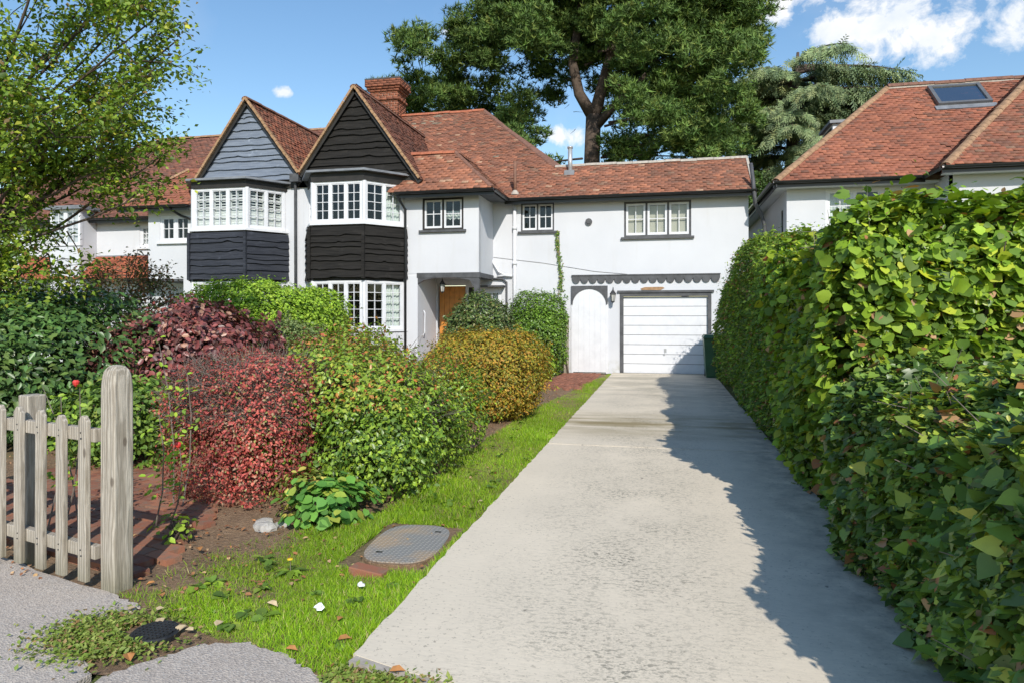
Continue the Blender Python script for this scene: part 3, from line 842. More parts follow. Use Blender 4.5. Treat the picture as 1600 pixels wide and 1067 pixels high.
# front door in the porch, side light and hall window
dr = MB().box(-5.79, -5.08, YG+.06, YG+.11, 0.04, 2.2).build('front_door', 'door_oak', H1)
for i in range(5): MB().box(-5.78+i*.14, -5.655+i*.14, YG+.045, YG+.06, 0.06, 2.18).build('door_plank', 'door_oak', dr)
MB().tube([(-5.16, YG+.05, 1.0), (-5.16, YG+.01, 1.0), (-5.16, YG+.01, 1.12)], .012, 6).build('handle', 'iron', dr)
window(H1, Matrix.Translation((-4.98, YG+.03, 1.5)), .24, .66, 1, 1, 2, 'black_timber', 'black_timber')
window(H1, Matrix.Translation((-4.62, YG+.01, 1.40)), .52, .70, 1, 2, 3, back=['net'], sill='white_paint')
MB().prism([(-4.72, 2.16), (-4.0, 2.16), (-4.0, 2.2), (-4.72, 2.2)], YG-.25, YG).build('hall_canopy', 'fascia_grey', H1)
room(H1, -5.0, -3.9, YG+.21, YG+1.2, 1.2, 2.4)
MB().tube([(-5.858+.03, 15.98, .95), (-5.858+.07, 16.0, 1.0), (-5.858+.07, 16.02, 1.5), (-5.858+.03, 16.04, 1.55)], .014, 6).build('grab_rail', 'white_paint', H1)
# wing windows
window(H1, Matrix.Translation((-.98, YG+.02, 3.36)), 1.61, .88, 3, 2, 2, 'fascia_grey', 'white_paint', ['blind']*3, 'fascia_grey', sw=.05)
window(H1, Matrix.Translation((-3.59, YG+.02, 3.57)), .86, .73, 2, 2, 2, 'fascia_grey', 'white_paint', None, 'fascia_grey', fw=.04)
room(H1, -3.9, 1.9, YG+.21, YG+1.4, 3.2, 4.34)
# garage door of eight white boards in a dark frame
GD = MB().box(-1.08, -1.0, YG-.02, YG+.14, 0, 1.985).box(1.02, 1.10, YG-.02, YG+.14, 0, 1.985).box(-1.0, 1.02, YG-.018, YG+.14, 1.90, 1.985).build('garage_door', 'fascia_grey', H1)
for i in range(8):
    z0 = 0.025+i*.2335
    MB().box(-.995, 1.015, YG+.055+random.uniform(0, .004), YG+.085, z0, z0+.222).build('door_board', 'white_paint', GD)
    MB().box(-.995, 1.015, YG+.068, YG+.08, z0+.222, z0+.2335).build('door_groove', 'fascia_grey', GD)
MB().tube([(.0, YG+.055, .50), (.0, YG+.02, .50)], .02, 8).build('door_handle', 'galvanised', GD)
MB().box(.015-.03, .015+.03, YG+.05, YG+.056, .53, .63).build('lock_plate', 'galvanised', GD)
MB().box(-1.14, 1.16, YG-.05, YG-.002, 1.99, 2.045).build('garage_lintel', 'fascia_grey', H1)
MB().prism([(-.55, 2.055), (-.1, 2.05), (.0, 2.1), (-.05, 2.13), (-.48, 2.125), (-.58, 2.09)], YG-.012, YG).build('cement_patch', 'mortar_tan', H1)
# scalloped board above the doors
sc = [(-2.27, 2.42)]
nsc = 17; x0, x1 = -2.27, 1.30; wS = (x1-x0)/nsc
sc = []
for i in range(nsc):
    for k in range(9):
        a = math.pi*k/8; sc.append((x0+(i+.5)*wS-math.cos(a)*wS*.46, 2.335-math.sin(a)*.10))
sc += [(x1, 2.335), (x1, 2.42), (x0, 2.42), (x0, 2.335)]
MB().prism(sc, YG-.045, YG-.02).build('scalloped_board', 'fascia_grey', H1)
MB().box(x0-.01, x1+.01, YG-.06, YG, 2.42, 2.445).build('scallop_capping', 'fascia_grey', H1)
# arched plank side door under a dark spandrel
SD = MB().box(-2.29, -2.245, YG-.03, YG, 0, 2.16).box(-1.425, -1.38, YG-.03, YG, 0, 2.16).build('side_door', 'white_paint', H1)
arch = lambda x: 1.70+.40*math.sqrt(max(0, 1-((x+1.835)/.42)**2))
for i in range(6):
    a, b = -2.245+i*.1367, -2.245+(i+1)*.1367-.0015
    pts = [(a, .03), (b, .03)]+[(b+(a-b)*k/5, arch(b+(a-b)*k/5)-.005) for k in range(6)]
    MB().prism(pts, YG-.028+random.uniform(0, .0008), YG-.003).build('door_plank', 'white_paint', SD)
sp = [(-2.29, 1.72), (-2.255, 1.70)]+[(-1.835-.42*math.cos(math.pi*k/14), arch(-1.835-.42*math.cos(math.pi*k/14))) for k in range(1, 14)]+[(-1.415, 1.70), (-1.38, 1.72), (-1.38, 2.17), (-2.29, 2.17)]
MB().prism(sp, YG-.052, YG-.031).build('arched_spandrel', 'fascia_grey', SD)
# bay, gable and walls each side of it
wall(H1, (-8.90, YW), (-8.74, YW), 0, 5.0); wall(H1, (-6.28, YW+.003), (-6.16, YW+.003), 0, 4.5)
bay(H1, -8.20, -6.88, -8.76, -6.20, YF, YW, (1.10, 2.25, 2.32, 3.53, 3.63, 4.60, 4.86), 'board_black',
    (([None]*2, [None]*3, [None, 'net']), ([None]*2, [None]*3, [None, 'net'])), 'lead', 300)
gable(H1, -7.42, 7.04, -8.90, 4.98, -5.73, 4.70, YW-.08, 'board_black', 500, 12, 'ridge_brown', 'mortar_tan', TILE_BROWN)
# main roof, wing roof: one continuous slope, hipped on the right
S = .746; vl = math.hypot(1, S); V0 = Vector((0, 1, S)).normalized()
def iv_main(v):
    y = 16.8+v/vl
    return (0.0, (2.03+9.0) if y < 18.2 else (-2.87-(y-18.2)*.784+9.0))
tile_plane(H1, (-9.0, 16.8, 4.38), (1, 0, 0), V0, 5.2*vl, iv_main, TILE_OLD+TILE_OLD+TILE_WING, 61, lich=.12)
vb = Vector((-.784, 1, 0)); 
# hip end and back slopes
MB().poly([(-5.85, 22, 8.25), (-2.87, 18.2, 5.42), (-1.9, 17.3, 4.75), (-1.9, 26.5, 4.75)]).poly([(-5.85, 22, 8.25), (-1.9, 26.5, 4.75), (-9, 27, 4.4), (-9, 22, 8.25)]).poly([(2.03, 18.2, 5.41), (-2.87, 18.2, 5.41), (-2.87, 19.5, 4.38), (2.03, 19.5, 4.38)]).build('rear_roof', 'ridge_brown', H1)
ridge_line(H1, (-9.0, 22, 8.27), (-5.85, 22, 8.27), 'ridge_red', .40, .12)
ridge_line(H1, (-2.87, 18.2, 5.45), (-5.85, 22, 8.28), 'ridge_brown', .28, .085, 'hip_tile')
ridge_line(H1, (2.03, 18.2, 5.45), (-2.87, 18.2, 5.45), 'mortar', .40, .10)
MB().bar((2.03, 16.78, 4.40), (2.03, 18.2, 5.44), .06, .07).build('verge', 'mortar', H1)
gutter(H1, (-3.95, 16.74, 4.37), (2.10, 16.74, 4.37))
MB().box(-4.0, 2.0, 16.82, YG, 4.30, 4.33).build('eaves_soffit', 'fascia_grey', H1)
# porch roof, hipped at its right end
V1 = Vector((0, 1, 1)).normalized(); r2 = math.sqrt(2)
tile_plane(H1, (-6.5, 15.35, 4.40), (1, 0, 0), V1, 1.15*r2, lambda v: (0.0, 2.6-v/r2*1.08), TILE_WING, 62)
tile_plane(H1, (-3.9, 15.35, 4.40), (0, 1, 0), Vector((-1, 0, 1)).normalized(), 1.15*r2, lambda v: (v/r2*.95, 1.9+v/r2*.4), TILE_OLD, 63)
ridge_line(H1, (-6.35, 16.5, 5.56), (-5.14, 16.5, 5.56), 'ridge_red', .30, .11)
ridge_line(H1, (-3.9, 15.35, 4.44), (-5.14, 16.5, 5.58), 'ridge_brown', .20, .07, 'hip_tile')
gutter(H1, (-6.28, 15.30, 4.37), (-3.86, 15.30, 4.37)); gutter(H1, (-3.85, 15.30, 4.365), (-3.85, 16.8, 4.365), fascia=False)
MB().box(-6.15, -3.92, 15.38, YW-.001, 4.30, 4.33).box(-4.31, -3.92, YW, 16.8, 4.30, 4.33).build('eaves_soffit', 'fascia_grey', H1)
# pipes, flue, vent
MB().tube([(-6.22, 15.35, 4.34), (-6.22, 15.42, 4.2), (-6.14, 15.60, 4.0), (-6.14, 15.60, .1)], .034, 8).build('downpipe', 'black_plastic', H1, smooth=True)
MB().tube([(-3.74, YG-.06, 4.3), (-3.74, YG-.06, .2)], .045, 8).tube([(-3.74, YG-.06, 3.62), (-3.74, YG-.06, 3.70)], .062, 8).tube([(-3.74, YG-.06, 2.72), (-3.74, YG-.06, 2.80)], .062, 8).build('downpipe', 'white_paint', H1, smooth=True)
MB().tube([(-3.95, YG-.06, .2), (-3.95, YG-.06, 2.28), (-4.05, YG-.06, 2.36), (-4.62, YG-.06, 2.40)], .025, 8).build('waste_pipe', 'fascia_grey', H1, smooth=True)
MB().tube([(-4.2, YG-.05, 2.42), (-4.0, YG-.09, 2.46), (-3.80, YG-.06, 2.44)], .035, 8).tube([(-4.34, YG-.05, 2.85), (-4.15, YG-.09, 2.55), (-4.0, YG-.09, 2.47)], .03, 8).build('waste_pipe', 'white_paint', H1, smooth=True)
MB().tube([(-2.43, 17.9, 5.1), (-2.43, 17.9, 5.85)], .06, 12).tube([(-2.43, 17.9, 5.83), (-2.43, 17.9, 5.88)], .075, 12).build('flue', 'galvanised', H1, smooth=True)
MB().box(-2.56, -2.30, 17.7, 18.1, 5.0, 5.22).build('flue_flashing', 'lead', H1)
MB().tube([(-3.72, 17.0, 4.45), (-3.72, 17.0, 5.35)], .04, 10).build('soil_vent', 'clay_pipe', H1, smooth=True)
MB().lathe((-3.72, 17.0, 4.5), [(.11, 0), (.09, .06), (.045, .12)], 10).build('vent_collar', 'mortar', H1)
MB().tube([(-1.85, YG-.05, 3.77), (-1.85, YG+.02, 3.77)], .085, 14).tube([(-1.85, YG-.07, 3.77), (-1.85, YG-.045, 3.77)], .05, 12).build('boiler_flue', 'fascia_grey', H1)
MB().tube([(1.98, 16.9, 5.0), (2.02, 16.78, 4.55), (2.03, 16.74, 4.38), (2.06, 16.8, 4.05), (2.22, 16.95, 3.80), (2.30, 17.0, 3.55), (2.30, 17.02, 2.0)], .045, 8).build('downpipe', 'fascia_grey', H1, smooth=True)
MB().tube([(-4.31, YG-.01, 2.93), (-3.0, YG-.01, 2.76), (-1.7, YG-.01, 2.53), (-.9, YG-.01, 2.45)], .006, 4).build('cable', 'cable', H1)
# chimney of real bricks
ch = empty('brick_chimney', (-9.2, 21.9, 7.6), 'square red brick chimney stack behind the black boarded gable', 'chimney')
BV, BF, BC = [], [], []
cx0, cx1, cy0, cy1 = -9.75, -8.75, 21.55, 22.3
def brick_box(x0, x1, y0, y1, z0, z1):
    k = len(BV); BV.extend([(x0,y0,z0),(x1,y0,z0),(x1,y1,z0),(x0,y1,z0),(x0,y0,z1),(x1,y0,z1),(x1,y1,z1),(x0,y1,z1)])
    BF.extend([(k,k+3,k+2,k+1),(k+4,k+5,k+6,k+7),(k,k+1,k+5,k+4),(k+1,k+2,k+6,k+5),(k+2,k+3,k+7,k+6),(k+3,k,k+4,k+7)])
    c = np.array((0.33, 0.115, 0.06))*random.uniform(.6, 1.25); BC.extend([c]*6)
for j in range(25):
    z = 7.5+j*.075; ex = 0.0
    if j >= 20: ex = .045*(min(j, 22)-19)
    if j == 16: ex = .05
    o = .11*(j % 2)
    x = cx0-ex+o-.22
    while x < cx1+ex:
        a, b = max(x, cx0-ex), min(x+.21, cx1+ex)
        if b-a > .03: brick_box(a, b, cy0-ex+random.uniform(-.004, .004), cy0-ex+.1, z, z+.064)
        x += .222
    y = cy0-ex+.112+(.11-o)-.22
    while y < cy1+ex:
        a, b = max(y, cy0-ex+.104), min(y+.21, cy1+ex)
        if b-a > .03: brick_box(cx1+ex-.1, cx1+ex+random.uniform(-.004, .004), a, b, z, z+.064)
        y += .222
o = link_mesh('brickwork', mesh_fast('brickwork', np.array(BV), np.array(BF), 'brick_clay', np.array(BC)), Matrix.Identity(4), ch); tag(o, kind='stuff')
MB().box(cx0+.01, cx1-.012, cy0+.012, cy1, 7.3, 9.37).build('mortar_core', 'mortar', ch)
MB().box(cx0-.11, cx1+.11, cy0-.11, cy1+.1, 9.16, 9.372).build('corbel_core', 'ridge_brown', ch)
MB().box(cx0-.14, cx1+.14, cy0-.14, cy1+.12, 9.375, 9.42).build('capping', 'fascia_grey', ch)

# ------------------------------------------------------------------ the attached left-hand house
H2 = empty('house', (-13, 17.1, 0), 'attached white house with slate blue boarded gable and white louvred shutters', 'house')
wall(H2, (-9.46, YW), (-8.903, YW), 0, 5.0)
bay(H2, -11.47, -9.97, -12.06, -9.40, YF, YW, (1.10, 2.27, 2.32, 3.47, 3.57, 4.57, 4.80), 'board_blue',
    (([None]*2, ['shutter']*3, ['shutter']*2), (['shutter']*2, ['shutter']*3, ['shutter']*2)), 'lead', 700)
gable(H2, -10.40, 6.95, -11.85, 4.95, -8.92, 4.98, YW-.08, 'board_slate', 800, 12, 'ridge_brown', 'mortar_tan', TILE_OLD+TILE_RED)
wall(H2, (-13.48, YW+.002), (-12.04, YW+.002), 2.40, 4.30, [(.36, 1.28, 3.38, 4.08)])
window(H2, Matrix.Translation((-13.12, YW+.02, 3.38)), .92, .70, 2, 2, 2, sill='white_paint')
room(H2, -13.4, -12.1, YW+.21, YW+1.2, 2.5, 4.3)
wall(H2, (-12.4, YW+.004), (-12.04, YW+.004), 0, 2.398)
MB().box(-13.47, -12.0, YW+.01, YG+.5, 2.34, 2.398).build('porch_soffit', 'fascia_grey', H2)
wall(H2, (-19.5, YG), (-12.0, YG), 0, 4.25, [(19.5-14.97, 19.5-14.60, 3.42, 4.06)])
window(H2, Matrix.Translation((-14.97, YG+.02, 3.42)), .37, .64, 1, 2, 3, back=['shutter'], sill='white_paint')
# small flat-topped bay beyond
MB().box(-17.5, -16.45, 16.5, YG, 0, 3.42).build('bay_wall', 'white_render', H2)
window(H2, Matrix.Translation((-17.5, 16.5, 3.45)), 1.05, 1.05, 2, 2, 4, back=['shutter']*2)
MB().box(-17.49, -16.46, 16.60, YG, 3.42, 4.5).build('bay_wall', 'white_render', H2)
MB().box(-17.62, -16.33, 16.38, YG, 4.5, 4.6).build('bay_cap', 'lead', H2)
# tile-hung skirt roof
MB().box(-19.0, -13.5, YG-.03, YG, 3.12, 3.2).build('skirt_flashing', 'lead', H2)
tile_plane(H2, (-19.0, 16.45, 2.5), (1, 0, 0), Vector((0, .62, .66)).normalized(), .88, lambda v: (0, 5.5), [((.42, .13, .07), 4), ((.36, .11, .06), 3)], 71)
# roofs
S2 = (7.98-4.30)/5.2; V2 = Vector((0, 1, S2)).normalized(); vl2 = math.hypot(1, S2)
tile_plane(H2, (-23.5, 16.8, 4.28), (1, 0, 0), V2, 5.2*vl2, lambda v: (v/vl2*.93, 14.6), TILE_BROWN, 72)
ridge_line(H2, (-18.6, 22, 8.0), (-9.0, 22, 8.0), 'ridge_tan', .40, .11)
MB().poly([(-18.6, 22, 7.96), (-23.5, 16.8, 4.26), (-23.5, 27, 4.26)]).poly([(-18.6, 22, 7.96), (-23.5, 27, 4.26), (-9, 27, 4.26), (-9, 22, 7.96)]).build('rear_roof', 'ridge_brown', H2)
gutter(H2, (-23.5, 16.74, 4.26), (-13.4, 16.74, 4.26))
tile_plane(H2, (-14.1, 15.35, 4.32), (1, 0, 0), V1, 1.15*r2, lambda v: (v/r2*1.05, 2.3), TILE_RED, 73)
ridge_line(H2, (-14.1, 15.35, 4.35), (-12.88, 16.5, 5.5), 'ridge_tan', .22, .075, 'hip_tile')
gutter(H2, (-14.15, 15.30, 4.29), (-12.0, 15.30, 4.29))
MB().box(-14.0, -12.1, 15.38, YW, 4.22, 4.25).build('eaves_soffit', 'white_paint', H2)
MB().tube([(-12.55, 15.32, 4.22), (-12.4, 15.6, 4.05), (-12.12, 15.62, 3.95)], .034, 8).build('downpipe', 'black_plastic', H2)
MB().tube([(-9.08, 15.55, 4.85), (-9.08, 15.60, 4.7), (-9.08, 15.62, .1)], .036, 8).build('downpipe', 'fascia_grey', H2, smooth=True)
MB().box(-9.17, -8.93, 15.47, 15.67, 4.78, 4.98).build('rainwater_hopper', 'fascia_grey', H2)

# ------------------------------------------------------------------ house on the right beyond the hedge
H3 = empty('house', (6, 17.5, 0), 'white house with broad orange red hipped roof and skylight beyond the hedge', 'house')
ez = 4.42
wall(H3, (2.70, 16.45), (5.72, 16.45), 0, 4.36, [(.82, 2.55, 3.2, 4.25)])
window(H3, Matrix.Translation((3.52, 16.47, 3.2)), 1.73, 1.05, 3, 2, 3, back=['net', None, None])
room(H3, 3.0, 5.6, 16.66, 17.8, 3.0, 4.3)
wall(H3, (2.70, 24.0), (2.70, 16.452), 0, 4.36, [(6.75, 7.05, 2.9, 3.9)])
window(H3, frame((2.72, 24.0-6.75, 2.9), (2.72, 16, 0)), .30, 1.0, 1, 1, 2, 'black_timber', 'black_timber')
wall(H3, (5.72, 15.5), (12.5, 15.5), 0, 4.34); wall(H3, (5.72, 16.448), (5.72, 15.502), 0, 4.34)
V3 = Vector((0, 1, .9)).normalized(); vl3 = math.hypot(1, .9)
tile_plane(H3, (2.40, 16.1, ez), (1, 0, 0), V3, 3.2*vl3, lambda v: (v/vl3, 11.0), TILE_RED, 81)
tile_plane(H3, (2.40, 16.1, ez), (0, 1, 0), Vector((1, 0, .9)).normalized(), 3.2*vl3, lambda v: (v/vl3, 8.2), TILE_OLD, 82)
tile_plane(H3, (5.45, 15.15, ez), (1, 0, 0), V3, 3.3*vl3, lambda v: (v/vl3, 8.0), TILE_OLD+TILE_RED, 83)
tile_plane(H3, (5.45, 15.15, ez), (0, 1, 0), Vector((1, 0, .9)).normalized(), 3.3*vl3, lambda v: (v/vl3, 1.1+v/vl3), TILE_BROWN, 84)
ridge_line(H3, (2.40, 16.1, ez+.03), (5.60, 19.3, 7.33), 'ridge_tan', .16, .10, 'hip_tile')
ridge_line(H3, (5.45, 15.15, ez+.03), (8.75, 18.45, 7.42), 'ridge_tan', .16, .10, 'hip_tile')
ridge_line(H3, (5.60, 19.3, 7.34), (13.4, 19.3, 7.34), 'ridge_brown', .36, .13)
MB().bar((5.60, 19.22, 7.27), (13.4, 19.22, 7.27), .05, .05).build('ridge_mortar', 'mortar', H3)
MB().poly([(5.6, 19.3, 7.28), (13.4, 19.3, 7.28), (13.4, 24, 4.4), (2.4, 24.3, 4.4)]).build('rear_roof', 'ridge_brown', H3)
gutter(H3, (2.36, 16.04, 4.40), (5.42, 16.04, 4.40)); gutter(H3, (5.40, 15.09, 4.40), (12.6, 15.09, 4.40)); gutter(H3, (2.34, 24.2, 4.40), (2.34, 16.04, 4.40), inward=(1, 0, 0)); gutter(H3, (5.39, 16.1, 4.395), (5.39, 15.09, 4.395), fascia=False)
MB().box(2.45, 5.7, 16.12, 16.448, 4.28, 4.31).box(2.45, 2.698, 16.45, 24, 4.28, 4.31).box(5.5, 12.4, 15.2, 15.498, 4.28, 4.31).build('eaves_soffit', 'white_paint', H3)
# skylight lying on the slope
Ms = Matrix(((1, 0, 0, 6.45), (0, V3.y, -V3.z, 16.1+2.25), (0, V3.z, V3.y, ez+.9*2.25+.03), (0, 0, 0, 1)))
sk = MB().box(0, .08, 0, 1.0, 0, .09).box(1.08, 1.16, 0, 1.0, 0, .09).box(.08, 1.08, 0, .08, 0, .088).box(.08, 1.08, .92, 1.0, 0, .088).build('skylight', 'skylight_frame', H3, Ms)
MB().poly([(.08, .08, .06), (1.08, .08, .06), (1.08, .92, .06), (.08, .92, .06)]).build('pane', 'coated_glass', sk, Ms)
MB().box(.08, 1.08, .08, .92, -.02, .01).build('blind', 'room', sk, Ms)
MB().box(-.08, 1.24, -.18, -.002, .0, .025).build('flashing', 'lead', sk, Ms)
# little white dormer behind the hip
MB().box(4.55, 5.4, 20.4, 21.6, 5.9, 6.74).build('dormer', 'white_paint', H3)
MB().box(4.45, 5.4, 20.3, 21.7, 6.74, 6.82).build('dormer_roof', 'lead', H3)
MB().prism([(0.1, 6.45), (1.0, 6.45), (1.0, 6.68), (0.1, 6.68)], -.012, -.002).build('dormer_window', 'black_timber', H3, frame((4.55, 21.55, 0), (4.55, 20, 0)))

# ------------------------------------------------------------------ foliage helpers
def unit(A): return A/np.maximum(np.linalg.norm(A, axis=1, keepdims=True), 1e-9)
T_LEAF = (np.array([(0, 0, 0), (.30, .42, .09), (0, 1, -.05), (-.30, .42, .09)]), np.array([(0, 1, 2), (0, 2, 3)]))
T_OVAL = (np.array([(0, 0, 0), (.26, .25, .07), (.27, .65, .07), (0, 1, -.10), (-.27, .65, .07), (-.26, .25, .07)]), np.array([(0, 1, 2), (0, 2, 3), (0, 3, 4), (0, 4, 5)]))
T_LONG = (np.array([(0, 0, 0), (.15, .45, .05), (0, 1, -.12), (-.15, .45, .05)]), np.array([(0, 1, 2), (0, 2, 3)]))
def fan(pts, c):
    V = np.array([c]+pts); n = len(pts); return V, np.array([(0, i+1, (i+1) % n+1) for i in range(n)])
_h = [(0, .02), (.30, .0), (.49, .34), (.42, .68), (.20, .88), (0, 1.06)]
T_HAZEL = fan([(x, y, .06*abs(x)*2-.10*y*y) for x, y in _h]+[(-x, y, .06*abs(x)*2-.10*y*y) for x, y in _h[-2:0:-1]], (0, .45, -.02))
_i = [(0, .08), (.22, -.06), (.45, .14), (.36, .46), (0, 1.0)]
T_IVY = fan([(x, y, .05*abs(x)) for x, y in _i]+[(-x, y, .05*abs(x)) for x, y in _i[-2:0:-1]], (0, .34, -.04))
def t_needles(n=9, seed=3):
    r = random.Random(seed); V, F = [], []
    for i in range(n):
        a = 2*math.pi*i/n*1.9; el = r.uniform(.15, 1.25)
        d = Vector((math.cos(a)*math.cos(el), math.sin(el), math.sin(a)*math.cos(el))); s = d.cross(Vector((r.uniform(-1, 1), r.uniform(-1, 1), r.uniform(-1, 1)))).normalized()*.085
        L = r.uniform(.7, 1.05); k = len(V); V += [tuple(-s), tuple(s), tuple(d*L)]; F += [(k, k+1, k+2)]
    return np.array(V), np.array(F)
T_PINE = t_needles()
def t_cedar():
    r = random.Random(5); V, F = [], []
    for i in range(7):
        sx = (-1)**i; y = .05+.13*i; L = .40*(1-.1*i); k = len(V)
        V += [(0, y, 0), (sx*L*.55, y+.16, .03-.06*r.random()), (sx*L, y+.34, -.10), (sx*L*.35, y+.26, -.02)]
        F += [(k, k+1, k+2), (k, k+2, k+3)]
    k = len(V); V += [(-.03, 0, 0), (.03, 0, 0), (0, 1.1, -.15)]; F += [(k, k+1, k+2)]
    return np.array(V), np.array(F)
T_CEDAR = t_cedar()
T_BLADE = (np.array([(-.035, 0, 0), (.035, 0, 0), (.026, .55, .06), (-.026, .55, .06), (0, 1, .24)]), np.array([(0, 1, 2), (0, 2, 3), (3, 2, 4)]))

def frames(N, T, r):
    N = unit(N); T = T-(T*N).sum(1, keepdims=True)*N
    bad = np.linalg.norm(T, axis=1) < 1e-3
    T[bad] += r.normal(size=(bad.sum(), 3)); T = unit(T); B = np.cross(T, N)
    return B, T, N
def scatter(name, parent, tmpl, P, N, T, size, cols, mat, r, width=1.0, kind='stuff', Mw=None):
    tv, tf = tmpl; B, T, N = frames(N, T, r); n = len(P)
    s = np.broadcast_to(np.asarray(size, float), (n,))
    V = P[:, None, :]+s[:, None, None]*(tv[None, :, 0:1]*width*B[:, None, :]+tv[None, :, 1:2]*T[:, None, :]+tv[None, :, 2:3]*N[:, None, :])
    F = (np.arange(n)[:, None, None]*len(tv)+tf[None]).reshape(-1, 3)
    C = np.repeat(np.clip(cols, .002, .9), len(tf), axis=0)
    o = link_mesh(name, mesh_fast(name, V.reshape(-1, 3), F, mat, C), Matrix.Identity(4), parent)
    return tag(o, kind=kind)
LB = 1.9
def pick(pal, n, r, jit=.22):
    w = np.array([p[1] for p in pal], float); c = np.array([p[0] for p in pal])
    out = c[r.choice(len(pal), n, p=w/w.sum())]
    return out*LB*(1+r.uniform(-jit, jit, (n, 1)))*(1+r.uniform(-.06, .06, (n, 3)))
def twigs(name, parent, A, Bp, rad0, mat, rad1=None, kind='stuff'):
    """thin three-sided twigs from A to B"""
    n = len(A); d = unit(Bp-A); up = np.tile((0., 0., 1.), (n, 1)); up[np.abs(d[:, 2]) > .9] = (1, 0, 0)
    a = unit(np.cross(d, up)); b = np.cross(d, a); rad0 = np.broadcast_to(rad0, (n,))
    rad1 = rad0*.5 if rad1 is None else np.broadcast_to(rad1, (n,))
    V = []
    for p, rr in ((A, rad0), (Bp, rad1)):
        for k in range(3):
            t = 2*math.pi*k/3; V.append(p+(a*math.cos(t)+b*math.sin(t))*rr[:, None])
    V = np.stack(V, 1).reshape(-1, 3); f = np.array([(0, 1, 4, 3), (1, 2, 5, 4), (2, 0, 3, 5)])
    F = (np.arange(n)[:, None, None]*6+f[None]).reshape(-1, 4)
    return tag(link_mesh(name, mesh_fast(name, V, F, mat), Matrix.Identity(4), parent), kind=kind)

